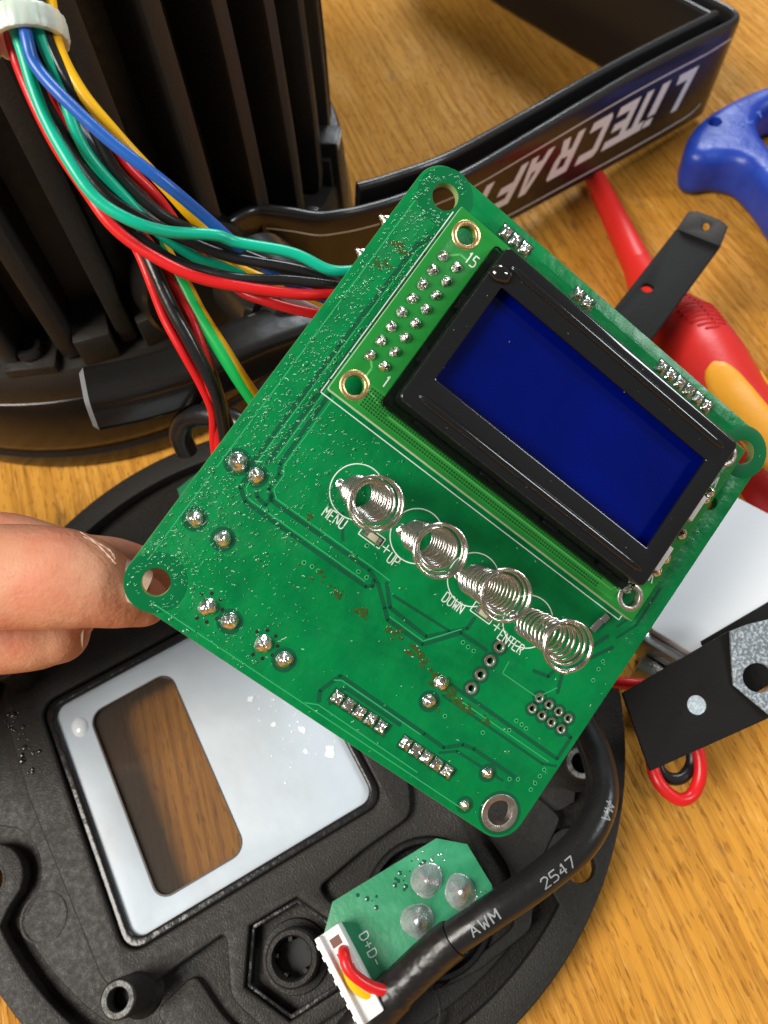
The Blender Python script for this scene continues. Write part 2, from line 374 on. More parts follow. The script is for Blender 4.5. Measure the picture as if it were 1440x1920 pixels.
# ------------------------------------------------------------------ rear cover of the lamp, lying inside up
LO = np.array([-27.5, 47.22, 11.18]); Ln = nrm([-0.03, -0.07, 1.0]); La = nrm([0.40, -0.92, -0.05])
La = nrm(La - Ln * La.dot(Ln)); Lb = np.cross(Ln, La)
lid = thing('rear_cover', 'round black plastic lamp cover lying inside up on the table under the green board', 'cover', LO, (La, Lb, Ln))
def lidw(a, b, h): return LO + La * a + Lb * b + Ln * h
RL = 73.2
bolts = [(0.5, -66.5), (55.9, 38.6), (-58.0, 33.0)]
def lobed(r, rb, n=220):
    out = []
    for i in range(n):
        an = 2 * math.pi * i / n; d = np.array([math.cos(an), math.sin(an)]); rr = r
        for bx, by in bolts:
            c = np.array([bx, by]); p = d.dot(c); q = c.dot(c) - p * p
            if q < rb * rb and p > 0: rr = min(rr, p - math.sqrt(rb * rb - q))
        out.append((d[0] * rr, d[1] * rr))
    return out
WIN = rrect(-21.2, 21.3, -37.1, -17.4, 3.2)
PANEL = rrect(-26.2, 25.4, -43.9, 10.0, 3.0)
HEXC = (42.8, -17.2); HEX = [(HEXC[0] + 10.2 * math.sin(math.radians(60 * i)), HEXC[1] + 10.2 * math.cos(math.radians(60 * i))) for i in range(6)]
XC = (48.0, 9.5)
boltholes = [circ(x, y, 3.1, 24) for x, y in bolts]
WINB = rrect(-22.0, 22.0, -38.0, -16.6, 3.2)
part('base_plate', plate('base_plate', [circ(0, 0, RL, 140), WINB] + boltholes, -4.6, -3.6, 0.2), LID, lid)
part('rim', plate('rim', [circ(0, 0, RL, 140), lobed(67.4, 7.2)] + boltholes, -3.58, 0.0, 0.35), LID, lid)
PANELB = rrect(-28.0, 27.2, -45.7, 11.8, 4.0)
HEXB = [(HEXC[0] + (x - HEXC[0]) * 1.0, HEXC[1] + (y - HEXC[1]) * 1.0) for x, y in HEX]
floor_loops = [lobed(64.0, 10.6), PANELB, HEXB, circ(XC[0], XC[1], 12.6, 40)]
part('inner_floor', plate('inner_floor', floor_loops, -3.58, -0.7, 0.3), LID, lid)
platform = [(-36, -51.5), (-28, -53.2), (-10, -53.6), (10.4, -52.2), (29.0, -51.0), (34.5, -46.5), (33.6, -41.0), (32.8, -27.5), (34.0, -27.2), (43.0, -30.5), (54.8, -25.0),
            (54.8, -9.5), (43.5, -3.6), (37.2, -7.2), (34.6, -7.4), (33.0, 3.0), (32.2, 14.6), (26.5, 17.5), (10, 19), (-12, 22), (-30, 20), (-38, 10), (-40, -20), (-38, -45)]
part('raised_platform', plate('raised_platform', [round_poly(platform, 2.2), PANELB, HEXB], -0.72, 1.5, 0.5), LID, lid)
# low ribs on the right-hand side
right_pad = [(36, 27), (40, 38), (47, 40.5), (53, 30), (60.5, 24.5), (61.5, 12), (60.5, 3), (58.5, 22), (50, 26.5), (42, 26)]
part('raised_pad', plate('raised_pad', [round_poly(right_pad, 1.6)], -0.72, 0.7, 0.3), LID, lid)
part('raised_pad', plate('raised_pad', [round_poly([(58.5, -4), (61.5, -12), (55, -30), (46, -42), (38, -44), (36, -35), (45, -33), (57, -27)], 2)], -0.72, 0.9, 0.3), LID, lid)
part('raised_pad', plate('raised_pad', [round_poly([(-40, 26), (10, 25), (28, 22), (30, 40), (10, 52), (-25, 50)], 4)], -0.72, 0.8, 0.3), LID, lid)
part('mould_mark', G().lathe([(4.3, -0.75), (4.3, -0.58), (4.55, -0.55), (4.8, -0.58), (4.8, -0.75)], 40, 12.3, -58.6), LID, lid)
part('mould_mark', G().lathe([(5.0, -0.75), (5.0, -0.55), (5.25, -0.5), (5.5, -0.55), (5.5, -0.75)], 40, 61.0, -2.0), LID, lid)
# display panel: frame, film, pane
part('panel_gasket', plate('panel_gasket', [rrect(-27.95, 27.15, -45.65, 11.75, 3.9), rrect(-26.0, 25.2, -43.7, 9.8, 2.8)], -3.5, 0.55, 0.6), LID_GLOSS, lid)
pan = part('display_panel', plate('display_panel', [rrect(-26.4, 25.6, -44.1, 10.2, 3.0), WIN], -1.6, -0.55, 0.15), WHITE_PANEL, lid)
part('window_edge', plate('window_edge', [rrect(-21.15, 21.25, -37.05, -17.45, 3.15), rrect(-20.9, 21.0, -36.8, -17.7, 2.9)], -1.7, -0.5), mat('dark_window_edge', (0.06, 0.045, 0.035), 0.4), pan)
part('window_pane', plate('window_pane', [rrect(-20.95, 21.05, -36.85, -17.65, 2.95)], -1.75, -1.15), PANE, pan)
# dents, blister and glue marks on the white film
g = G(); g.lathe([(2.3, 0), (2.0, 0.3), (1.4, 0.62), (0.7, 0.8), (0.0, 0.85)], 24); part('blister', g, mat('white_blister', (0.70, 0.74, 0.78), 0.16, coat=0.4), pan, loc=(-19.6, -39.6, -0.56), scl=(1, 0.8, 1), smooth=60)
g = G()
for cx_, cy_, k_ in ((-10.5, 3.0, 1.3), (-2.0, 5.5, 1.5), (5.5, 3.0, 1.1), (-6, -4.0, 0.8), (12.5, 6.2, 1.5), (10, 1.5, 0.8), (1.5, -2.0, 0.7)):
    n_ = 9; g.prism([(cx_ + k_ * RNG.uniform(0.4, 1.1) * math.cos(i * 2 * math.pi / n_), cy_ + k_ * RNG.uniform(0.4, 1.1) * math.sin(i * 2 * math.pi / n_)) for i in range(n_)], -0.56, -0.43)
for i in range(60):
    x, y, r = RNG.normal(0, 7), RNG.normal(2, 3.5), RNG.uniform(0.08, 0.26)
    if -25 < x < 24 and -16 < y < 9: g.lathe([(r, -0.56), (r * 0.7, -0.56 + r * 0.6), (0, -0.56 + r * 0.8)], 7, x, y)
part('glue_mark', g, mat('clear_glue', (0.72, 0.75, 0.76), 0.14, coat=0.6), pan, kind='stuff')
# screw posts
for x, y, h in ((33.6, -45.8, 10.5), (-36.2, -46.2, 10.5), (40.7, 48.6, 8.0), (-38, 44, 10.5)):
    p = part('screw_post', G().lathe([(4.6, -0.7), (4.0, 0.2), (3.45, 1.6), (3.25, h - 0.3), (3.0, h), (2.0, h), (1.8, h - 0.4), (1.75, h - 7)], 36), LID, lid, loc=(x, y, 0))
    part('post_face', G().lathe([(2.95, h + 0.03), (2.85, h + 0.12), (2.1, h + 0.12), (2.0, h + 0.03)], 36), mat('scuffed_post_top', (0.20, 0.20, 0.19), 0.42, bump=[(1500, 0.9)], var=(900, (0.07, 0.07, 0.065), 0.4, 0.6)), p)
    part('post_bore', G().lathe([(1.78, h - 4), (0, h - 4)], 24), HOLE, p)
# hex nut pocket with its spindle boss
part('pocket_floor', plate('pocket_floor', [HEX], -3.56, -2.4), LID, lid)
part('pocket_wall', plate('pocket_wall', [[(HEXC[0] + (x - HEXC[0]) * 0.995, HEXC[1] + (y - HEXC[1]) * 0.995) for x, y in HEX], [(HEXC[0] + (x - HEXC[0]) * 0.90, HEXC[1] + (y - HEXC[1]) * 0.90) for x, y in HEX]], -2.4, 0.2, 0.15), LID_GLOSS, lid)
pr = part('spindle_boss', G().lathe([(6.6, -2.4), (6.4, -1.6), (5.2, -1.4), (5.1, 2.2), (4.7, 2.7), (3.9, 2.7), (3.6, 2.2), (3.5, -2.0)], 48, *HEXC), LID, lid)
part('boss_bore', G().lathe([(3.55, -2.0), (0, -2.0)], 32, *HEXC), HOLE, pr)
for i in range(5):
    a_ = math.radians(20 + 72 * i); part('spline_tooth', G().box(-0.45, 0.45, -0.35, 0.35, -2, 1.2), LID, pr, loc=(HEXC[0] + 3.3 * math.cos(a_), HEXC[1] + 3.3 * math.sin(a_), 0), rot=(0, 0, a_))
# moulded socket seat under the small board
part('socket_seat', G().lathe([(12.55, -3.5), (12.5, 0.6), (12.1, 1.3), (11.4, 1.3), (11.1, 0.8), (10.9, -2.8)], 64, *XC), LID_GLOSS, lid)
part('socket_floor', G().lathe([(10.95, -2.8), (0, -2.8)], 40, *XC), LID_GLOSS, lid)
# bolt sleeves
for x, y in bolts:
    part('bolt_sleeve', G().lathe([(3.12, -4.5), (3.12, 0.05), (3.4, 0.1), (3.7, 0.02)], 24, x, y), LID, lid)
# water drops on the cover
g = G()
for i in range(46):
    t_ = RNG.uniform(0, 1); x = -31 + 17 * t_ + RNG.normal(0, 0.6); y = -51.2 + RNG.normal(0, 1.0) + 0.4 * t_; r = RNG.uniform(0.2, 0.85) if i < 16 else RNG.uniform(0.1, 0.35)
    g.lathe([(r, 1.48), (r * 0.85, 1.5 + r * 0.35), (r * 0.45, 1.5 + r * 0.55), (0, 1.5 + r * 0.6)], 10, x, y)
part('water_drop', g, mat('water_on_black', (0.012, 0.011, 0.010), 0.05, coat=0.6), lid, kind='stuff', smooth=70)

# ------------------------------------------------------------------ small socket board standing on the cover
SB = thing('socket_board', 'small green octagonal board with three big solder blobs and a white plug, lower middle', 'circuit board', lidw(48, 8, 11.0), (La, Lb, Ln))
def sb(a, b): return (a - 48, b - 8)
SBP = [sb(*p) for p in [(38.7, 16.9), (42.3, 21.3), (50.2, 21.6), (56.0, 18.9), (58.4, 3.2), (55.8, -5.8), (42.7, -8.8), (38.6, -4.8)]]
part('board', plate('board', [SBP], 0, 1.55, 0.05), mat('satin_solder_mask', (0.012, 0.20, 0.085), 0.42, coat=0.15, coat_rough=0.3, bump=[(700, 0.12)], var=(110, (0.05, 0.29, 0.15), 0.45, 0.7)), SB)
cut = [(x * 1.002, y * 1.002) for x, y in SBP]
part('board_edge', plate('board_edge', [cut, [(x * 0.998, y * 0.998) for x, y in SBP]], 0.1, 1.35), FR4, SB)
part('socket_body', G().lathe([(9.8, -13.2), (9.8, -3), (9.2, -0.6), (8.5, -0.02), (0, -0.02)], 40), LID_GLOSS, SB)
def blob_mesh(name, prof, n=20, amp=0.06, seed=1):
    r_ = np.random.RandomState(seed); g = G(); g.lathe(prof, n); k = len(prof); ph = r_.uniform(0, 6.28, 4)
    out = []
    for i, (x, y, z) in enumerate(g.v):
        a = math.atan2(y, x); f = 1 + amp * (math.sin(2 * a + ph[0] + z) + 0.7 * math.sin(3 * a + ph[1] - 2 * z) + 0.4 * math.sin(5 * a + ph[2]))
        out.append((x * f, y * f, z * (1 + amp * 0.6 * math.sin(a + ph[3]))))
    g.v = out; return g
for i, (a, b) in enumerate(((43.8, 11.8), (48.4, 16.1), (48.6, 7.1))):
    part('solder_blob', blob_mesh('solder_blob', [(2.95, 0), (2.75, 0.12), (2.45, 0.55), (2.2, 1.2), (1.75, 2.1), (1.15, 2.9), (0.75, 3.5), (0.6, 3.9), (0.3, 4.05), (0, 4.05)], 24, 0.05, 30 + i),
         SOLDER_DULL, SB, loc=(*sb(a, b), 1.5), smooth=60)
g = G()
for i in range(46):
    a, b = (RNG.normal(41.5, 1.4), RNG.normal(14, 2.2)) if i < 34 else (RNG.normal(50.5, 0.8), RNG.normal(18.2, 0.8))
    x, y = sb(a, b); r = RNG.uniform(0.08, 0.28); g.lathe([(r, 1.54), (r * 0.6, 1.56 + r * 0.6), (0, 1.56 + r * 0.7)], 6, x, y)
part('solder_spatter', g, SOLDER, SB, kind='stuff')
g = G()
for i in range(22):
    x, y = sb(RNG.uniform(39.6, 43.5), RNG.uniform(-3, 13)); r = RNG.uniform(0.15, 0.5); g.lathe([(r, 1.54), (r * 0.8, 1.6), (0, 1.62)], 8, x, y)
part('flux_spot', g, mat('dark_flux_spot', (0.006, 0.075, 0.04), 0.15, coat=0.5), SB, kind='stuff')
cn = part('plug_housing', G().box(-7.4, 7.6, -4.4, 0.2, 0, 5.2), WHITE_CONN, SB, loc=(*sb(49.6, -4.6), 1.56), rot=(0, 0, math.radians(3)), bevel=0.35)
part('housing_wall', G().box(-7.4, 7.6, -4.4, -3.4, 0, 1.2), WHITE_CONN, cn, loc=(0, 0, 5.15), bevel=0.25)
for i in range(7): part('housing_rib', G().box(-0.45, 0.45, -0.35, 0.35, -2.6, 0.6), WHITE_CONN, cn, loc=(-6.0 + i * 2.0, -4.45, 4.6), bevel=0.15)
for i in range(3): part('cavity_shade_patch', G().box(-0.75, 0.75, -0.9, 0.9, -0.05, 0.03), mat('cavity_shadow_brown', (0.16, 0.07, 0.05), 0.6), cn, loc=(-5.2 + i * 2.5, -1.5, 5.22))  # flat brown patches, cavity shade put into the colour
g = G(); pl = lambda x, y: (x, y, 1.58)
# lettering runs along the plug
def plD(x, y): return (*sb(45.0 + x, -2.35 + y), 1.585)
text(g, 'D+D-', 3.4, 0, 1.55, 0.2, plD, gap=1.45)
part('lettering', g, SILK, SB, smooth=0)

# thick black cable with heat shrink, from behind the big board to the plug
cpts = [at_d(1020, 1250, 150), at_d(1075, 1330, 146), at_d(1118, 1415, 141), at_d(1128, 1500, 136), at_d(1090, 1580, 132), at_d(1010, 1650, 130), at_d(920, 1712, 129), at_d(840, 1768, 129.5), at_d(765, 1835, 130.5), at_d(690, 1915, 131), at_d(600, 2030, 132)]
cp = smooth_path(cpts, 14)
cab = thing('black_cable', 'thick glossy black cable with white lettering curving over the round cover', 'cable', cpts[5])
g = G(); fr = g.tube(cp, 2.85, 20); part('sheath', g, PVC_BLACK, cab, smooth=60, off=cpts[5])
hs = cp[7 * 14 - 2:]; g = G()
rr_ = np.full(len(hs), 3.3); rr_[0] = 3.15; rr_[20:] = 3.6; rr_[28:44] = 3.75
g.tube(hs, rr_, 20); part('heat_shrink', g, mat('heat_shrink_sleeve', (0.011, 0.010, 0.010), 0.34, bump=[(120, 0.25, 3)]), cab, smooth=60, off=cpts[5])
def on_cable(i0):
    L_ = np.concatenate([[0], np.cumsum(np.linalg.norm(np.diff(cp, axis=0), axis=1))])
    def place(x, y):                         # x runs back along the path (left to right in the photograph)
        s_ = L_[i0] - x; i = int(np.clip(np.searchsorted(L_, s_), 1, len(cp) - 2)); f = (s_ - L_[i - 1]) / (L_[i] - L_[i - 1])
        p = cp[i - 1] * (1 - f) + cp[i] * f; T = nrm(cp[i + 1] - cp[i - 1]); v = nrm(CAMDIR - T * CAMDIR.dot(T)); w = np.cross(v, T)
        an = -y / 3.05 - 0.05
        return p + 2.89 * (math.cos(an) * v + math.sin(an) * w) - cpts[5]
    return place
CAMDIR = nrm(np.array([0.25, -0.35, 0.9]))
g = G(); text(g, 'AWM', 0, 0.5, 1.9, 0.25, on_cable(90), centre=False, gap=1.5)
text(g, '2547', 13.5, 0.2, 1.8, 0.24, on_cable(90), centre=False, gap=1.45); text(g, 'VW', 28.0, -0.2, 1.8, 0.24, on_cable(90), centre=False, gap=1.4)
part('lettering', g, mat('faded_white_ink', (0.24, 0.255, 0.265), 0.5), cab, smooth=0)
# short wires from the sleeve into the plug
for M, lab, px in ((PVC_RED, 'short red wire looping into the white plug', [(645, 1770, 135), (645, 1788, 130), (656, 1820, 128.3), (688, 1846, 128.2), (725, 1857, 129), (765, 1850, 131.5)]),
                   (PVC_YELLOW, 'short yellow wire under the red one at the white plug', [(655, 1790, 135), (652, 1812, 129.6), (664, 1844, 128.2), (692, 1866, 128.4), (728, 1872, 130), (765, 1866, 131.5)]),
                   (PVC_BLACK, 'short black wire lowest at the white plug', [(664, 1816, 135), (662, 1842, 129.8), (682, 1873, 129.0), (722, 1884, 130.6), (765, 1876, 131.5)])):
    g = G(); g.tube(smooth_path([at_d(*p) for p in px], 8), 1.0, 14); solo('wire', g, M, lab, 'wire', 'wires in the white plug', smooth=60)

# ------------------------------------------------------------------ main circuit board, held up over the cover
PO = np.array([-38.078, 46.927, 81.498]); Pu = np.array([0.71972, -0.48337, -0.49835]); Pv = np.array([0.66365, 0.68979, 0.28941]); Pn = nrm(np.cross(Pu, Pv))
pcb = thing('circuit_board', 'large green circuit board with blue display and four springs, held up at its corner', 'circuit board', PO, (Pu, Pv, Pn))
def pw(u, v, n=0): return PO + Pu * u + Pv * v + Pn * n
BW, BH = 71.1, 77.4
corner_holes = [(4.8, 73.3), (4.3, 3.8), (67.0, 3.8), (67.4, 73.4)]
bh = [circ(x, y, 2.0, 32) for x, y in corner_holes] + [circ(67.6, 63.3, 1.2, 20)]
H4 = [(51.6, 24.5), (51.6, 21.95), (51.6, 19.4), (51.6, 16.9)]
H8 = [(61.8 + 2.0 * i, 21.75 - 2.0 * j) for j in range(2) for i in range(4)]
bh += [circ(x, y, 0.5, 12) for x, y in H4] + [circ(x, y, 0.42, 12) for x, y in H8]
outline = rrect(0, BW, 0, BH, 4.2, 8)
part('board', plate('board', [outline] + bh, -1.5, 0.0, 0.05), GREEN, pcb)
oo = rrect(-0.03, BW + 0.03, -0.03, BH + 0.03, 4.2, 8)
part('board_edge', plate('board_edge', [oo, rrect(0.3, BW - 0.3, 0.3, BH - 0.3, 4.0, 8)], -1.35, -0.12), FR4, pcb)
def flat(z): return lambda x, y: (x, y, z)
def ring(g, x, y, r0, r1, z, n=28): g.lathe([(r1, z), (r0, z)], n, x, y)
# bare zones round the mounting holes
for i, (x, y) in enumerate(corner_holes):
    if i == 2: continue
    g = G(); g.lathe([(4.3, 0.012), (4.2, 0.02), (2.15, 0.02), (2.02, 0.004)], 40, x, y)
    o = part('mounting_ring', g, mat('solder_mask_flat', (0.001, 0.125, 0.038), 0.30, spec=0.25), pcb)
    part('hole_lining', G().lathe([(1.99, 0.0), (1.95, -1.5)], 32, x, y), FR4, o)
g = G(); g.lathe([(3.45, 0.012), (3.35, 0.02), (2.9, 0.02)], 40, 67.0, 3.8); part('mounting_ring', g, GREEN_D, pcb)
g = G(); g.lathe([(2.95, 0.01), (2.85, 0.09), (2.1, 0.09), (1.97, 0.02), (1.96, -1.5)], 40, 67.0, 3.8); part('mounting_ring', g, TIN, pcb, label='tinned metal ring round the bottom mounting hole')
# gaps beside the copper tracks
gaps = [[(8.6, 69.2), (7.6, 69.0), (5.6, 65.0), (5.2, 46), (5.2, 24.8)], [(13, 66.6), (9.0, 66.4), (7.3, 64.6), (6.9, 46), (6.9, 26.2)],
        [(5.6, 23.2), (5.9, 21.2), (7.6, 20.0), (29.0, 20.1), (29.8, 20.8), (29.4, 21.6)], [(8.2, 39.5), (8.4, 27.2), (9.2, 26.0), (9.2, 23.4), (10.6, 22.3), (28.0, 22.4), (30.0, 21.6)],
        [(7.9, 22.2), (8.6, 21.5), (10.2, 21.3), (10.2, 23.4)], [(30.2, 21.6), (33.2, 19.2), (34.6, 18.0), (41.2, 18.0), (45.2, 22.8), (50.2, 22.9)], [(31.2, 22.4), (33.8, 19.7), (41.0, 19.3), (45.6, 23.9), (45.6, 25.8)],
        [(33.2, 2.6), (32.4, 4.0), (33.6, 7.4), (49.5, 7.3)], [(34.8, 3.2), (34.4, 4.4), (35.2, 6.4), (45.6, 6.4)], [(49.5, 7.3), (53.3, 7.2), (55.6, 9.2), (57.5, 9.6), (66.2, 9.6)], [(53.2, 6.2), (55.4, 7.9), (64.4, 8.1)],
        [(48.6, 15.6), (70.0, 15.6), (70.0, 19.6), (68.9, 19.6)], [(48.4, 13.6), (68.4, 13.7), (70.6, 14.6)], [(67.4, 35), (64.4, 30.2), (62.6, 27.0), (63.8, 24.0)], [(65.6, 36), (63.4, 31.0), (61.4, 27.4), (61.0, 25.2), (58.4, 24.6)],
        [(68.6, 47), (68.6, 40), (67.0, 36.5)], [(67.2, 47), (67.2, 41), (66.0, 38)], [(19.8, 26.9), (22.2, 23.6)], [(33.2, 21.4), (43.5, 22.0)]]
for pl_ in gaps:
    g = G(); g.ribbon(pl_, 0.62 if len(pl_) > 3 else 0.45, flat(0.018)); part('track_gap', g, GREEN_D, pcb, smooth=0)
edges = [[(14, 67.2), (9.4, 67.0), (7.9, 65.0), (7.4, 46), (7.5, 27)], [(6.1, 64.6), (5.7, 46), (5.7, 25.2)], [(6.4, 22.8), (6.6, 21.6), (7.9, 20.6), (28.4, 20.7)], [(9.0, 39.5), (9.0, 27.4), (9.8, 26.2), (9.8, 23.8), (10.9, 22.9), (28.0, 23.0), (31.4, 22.9)],
         [(34.6, 18.6), (41, 18.5), (44.9, 23.3)], [(33.2, 6.4), (34.2, 7.0), (49, 6.9)], [(54.4, 21.5), (61.4, 21.6), (63.3, 24.6)], [(54.4, 21.5), (54.2, 23.5)], [(1.6, 6), (1.6, 70)], [(6, 1.2), (62, 1.2)], [(49, 14.4), (69, 14.5)], [(31.6, 1.4), (33.4, 2.2), (52, 2.0)]]
for pl_ in edges:
    g = G(); g.ribbon(pl_, 0.16, flat(0.026)); part('track_edge', g, GREEN_L, pcb, smooth=0)
# silkscreen
g = G(); PC = [(19.8, 30.6), (30.9, 30.6), (42.0, 30.4), (53.1, 30.2)]
for x, y in PC: g.lathe([(4.18, 0.03), (4.02, 0.03)], 56, x, y)
part('key_circle', g, SILK, pcb, smooth=0)
for w_, x, y in (('MENU', 19.3, 25.6), ('UP', 30.1, 25.7), ('DOWN', 41.5, 25.8), ('ENTER', 52.7, 26.1)):
    g = G(); text(g, w_, x, y, 1.55, 0.17, flat(0.032), wide=0.66, gap=1.42); part('lettering', g, SILK, pcb, smooth=0, label='white printed word ' + w_)
for x, y in ((28.2, 26.4), (49.4, 26.7)):
    g = G(); text(g, '+', x, y, 1.9, 0.17, flat(0.032)); part('plus_mark', g, SILK, pcb, smooth=0)
for x, y in ((25.4, 26.6), (46.2, 27.2)):
    g = G(); g.ribbon([(x - 1.9, y - 0.85), (x + 1.9, y - 0.85), (x + 1.9, y + 0.85), (x - 1.9, y + 0.85), (x - 1.9, y - 0.85)], 0.15, flat(0.032)); part('component_outline', g, SILK, pcb, smooth=0)
    o = part('chip_component', G().box(-0.75, 0.75, -0.5, 0.5, 0, 0.5), mat('pale_ceramic', (0.42, 0.40, 0.28), 0.4), pcb, loc=(x + 0.1, y, 0.02), bevel=0.1)
    for sx in (-1, 1): part('solder_end', G().box(-0.4, 0.4, -0.55, 0.55, 0, 0.42), SOLDER, o, loc=(sx * 1.05, 0, 0), bevel=0.18)
g = G(); g.ribbon([(7.0, 72.3), (7.0, 39.0), (65.6, 39.0), (65.6, 41.6)], 0.16, flat(0.032)); part('module_outline', g, SILK, pcb, smooth=0)
# solder joints: three shapes shared by all
JM = []
for i in range(4):
    me = blob_mesh('solder_joint', [(1.05, 0), (1.0, 0.06), (0.92, 0.3), (0.74, 0.62), (0.48, 0.86), (0.3, 0.98), (0.22, 1.25), (0.1, 1.3), (0, 1.3)], 18, 0.045, 3 + i).mesh('solder_joint', 70); me.materials.append(SOLDER); JM.append(me)
joints = [(3.5, 23.9, 1.35, 1), (6.7, 23.9, 1.12, 1), (3.4, 14.0, 1.15, 1), (8.2, 13.9, 1.15, 1), (12.1, 4.9, 1.3, 0), (15.8, 5.0, 1.22, 1), (21.6, 5.0, 1.28, 0), (25.4, 4.8, 1.2, 1), (47.1, 15.0, 1.15, 0), (47.2, 11.7, 1.05, 1), (61.6, 7.8, 0.85, 1), (61.4, 1.9, 0.75, 1)]
for i, (x, y, r, ann) in enumerate(joints):
    if ann:
        g = G(); g.lathe([(r * 1.02 + 0.62, 0.012), (r * 1.02 + 0.52, 0.022), (r * 0.6, 0.022)], 28, x, y); part('clearance_ring', g, GREEN_D, pcb)
    part('solder_joint', JM[i % 4], SOLDER, pcb, loc=(x, y, 0.01), rot=(0, 0, i * 1.3), scl=(r, r, r * 0.85))
    if i in (4, 6):
        for k in range(7):
            a = math.radians(-100 + 42 * k); g = G(); g.lathe([(0.3, 0.03), (0.26, 0.05), (0.16, 0.05), (0.14, 0.01), (0, 0.008)], 10, x + 2.05 * math.cos(a), y + 2.05 * math.sin(a)); part('via', g, HOLE, pcb)
# rows of soldered pads
def pad_mesh(seed):
    r_ = np.random.RandomState(seed); g = G(); nx, ny = 6, 6; v = []; f = []
    for j in range(ny + 1):
        for i in range(nx + 1):
            x, y = -0.82 + 1.64 * i / nx, -1.0 + 2.0 * j / ny
            e = (1 - (abs(x) / 0.82) ** 4) * (1 - (abs(y) / 1.0) ** 4)
            v.append((x + r_.uniform(-.05, .05), y + r_.uniform(-.05, .05), 0.02 + e * (0.75 + r_.uniform(-0.3, 0.25))))
    for j in range(ny):
        for i in range(nx): a = j * (nx + 1) + i; f.append((a, a + 1, a + nx + 2, a + nx + 1))
    g.add(v, f); me = g.mesh('soldered_pad', 50); me.materials.append(SOLDER); return me
PM = [pad_mesh(s) for s in range(5)]
pads = [(35.2 + 2.02 * i, 4.6) for i in range(5)] + [(47.9 + 2.0 * i, 4.6) for i in range(5)] + [(15.1 + 1.9 * i, 75.2) for i in range(3)] + [(29.7 + 2.0 * i, 75.2) for i in range(2)] + [(47.6 + 2.0 * i, 75.2) for i in range(6)]
for i, (x, y) in enumerate(pads):
    part('soldered_pad', PM[i % 5], SOLDER, pcb, loc=(x, y, 0), rot=(0, 0, math.pi * (i % 2)), scl=(1, 0.92, 1) if y < 10 else (0.95, 0.95, 1))
for x0, x1, y in ((34.0, 44.6, 4.6), (46.8, 57.2, 4.6), (14.0, 20.0, 75.2), (28.6, 32.8, 75.2), (46.5, 58.7, 75.2)):
    g = G(); g.add([(x0, y - 1.15, 0.014), (x1, y - 1.15, 0.014), (x1, y + 1.15, 0.014), (x0, y + 1.15, 0.014)], [(0, 1, 2, 3)]); part('pad_clearance', g, GREEN_D, pcb, smooth=0)
# plated through holes
for (x, y), r in [(p, 0.95) for p in H4] + [(p, 0.78) for p in H8]:
    g = G(); g.lathe([(r, 0.01), (r * 0.95, 0.1), (r * 0.66, 0.1), (r * 0.54, 0.02), (r * 0.52, -1.45)], 22, x, y); part('plated_hole', g, TIN, pcb, smooth=50)
    part('clearance_ring', G().lathe([(r + 0.45, 0.012), (r + 0.4, 0.016), (r * 0.9, 0.016)], 24, x, y), GREEN_D, pcb)
    part('hole_shadow', G().lathe([(r * 0.53, -1.44), (0, -1.44)], 14, x, y), HOLE, pcb)  # dark disc closes the hole, its shade is put into the colour
vias = [(19.5, 17.8), (20.8, 18.0), (21.9, 18.0), (67.3, 32.2), (67.4, 30.8), (67.7, 28.9), (69.2, 13.1), (69.2, 11.9), (69.2, 10.6), (69.2, 9.4), (46.3, 21.8), (47.4, 21.7), (48.5, 21.7), (60.7, 16.8), (61.8, 16.8), (62.8, 16.7),
        (5.9, 44.0), (5.9, 42.6), (26.8, 21.3), (28.3, 21.3), (66.4, 9.6), (65.2, 8.9), (60.6, 15.0), (50.6, 11.2), (57.2, 12.4), (50.0, 27.0), (25.6, 25.1), (62.0, 40.6), (68.6, 58), (68.6, 56.5)]
for x, y in vias:
    g = G(); g.lathe([(0.36, 0.03), (0.32, 0.05), (0.2, 0.05), (0.17, 0.012)], 12, x, y); o = part('via', g, GREEN_L, pcb)
    part('via_bore', G().lathe([(0.22, 0.032), (0, 0.03)], 10, x, y), HOLE, o)
o = part('metal_tab', G().box(-0.55, 0.55, -1.7, 1.7, 0, 0.35), SPRING, pcb, loc=(62.9, 36.7, 0.25), rot=(0.12, -0.25, -0.15), bevel=0.15)
part('tab_step', G().box(-0.55, 0.55, 0.4, 1.7, 0, 0.8), SPRING, o, loc=(0, 0, 0.3), bevel=0.2)
# flux residue, droplets, and droplet glints painted as pale strokes
g = G()
for (x, y, n_, sd) in [(3.6, 63.0, 26, 0.8), (3.3, 59.5, 12, 0.8), (22, 17.6, 12, 1.0), (26, 17.2, 14, 0.9), (30.8, 16.6, 22, 0.8), (37.0, 17.0, 24, 0.9), (40.5, 16.6, 20, 0.8), (43.0, 16.0, 20, 0.7), (46.6, 15.2, 16, 0.8), (49.5, 14.6, 20, 0.8), (52.5, 14.4, 20, 1.0), (56, 14.2, 8, 0.9), (15.9, 23.6, 8, 0.7), (49.3, 11.4, 6, 0.5)]:
    for i in range(int(n_ * 0.6)):
        r = RNG.uniform(0.08, 0.42); a, b = x + RNG.normal(0, sd), y + RNG.normal(0, sd * 0.5); h_ = r * RNG.uniform(0.06, 0.2); e_ = RNG.uniform(1.0, 2.2); q0 = len(g.v)
        g.lathe([(r, 0.03), (r * 0.85, 0.03 + h_ * 0.6), (r * 0.45, 0.03 + h_), (0, 0.03 + h_ * 1.05)], 10, 0, 0)
        th_ = RNG.uniform(-0.7, 0.7); g.v[q0:] = [(a + X_ * e_ * math.cos(th_) - Y_ * math.sin(th_), b + X_ * e_ * math.sin(th_) + Y_ * math.cos(th_), Z_) for X_, Y_, Z_ in g.v[q0:]]
part('flux_residue', g, FLUX, pcb, smooth=60, kind='stuff')
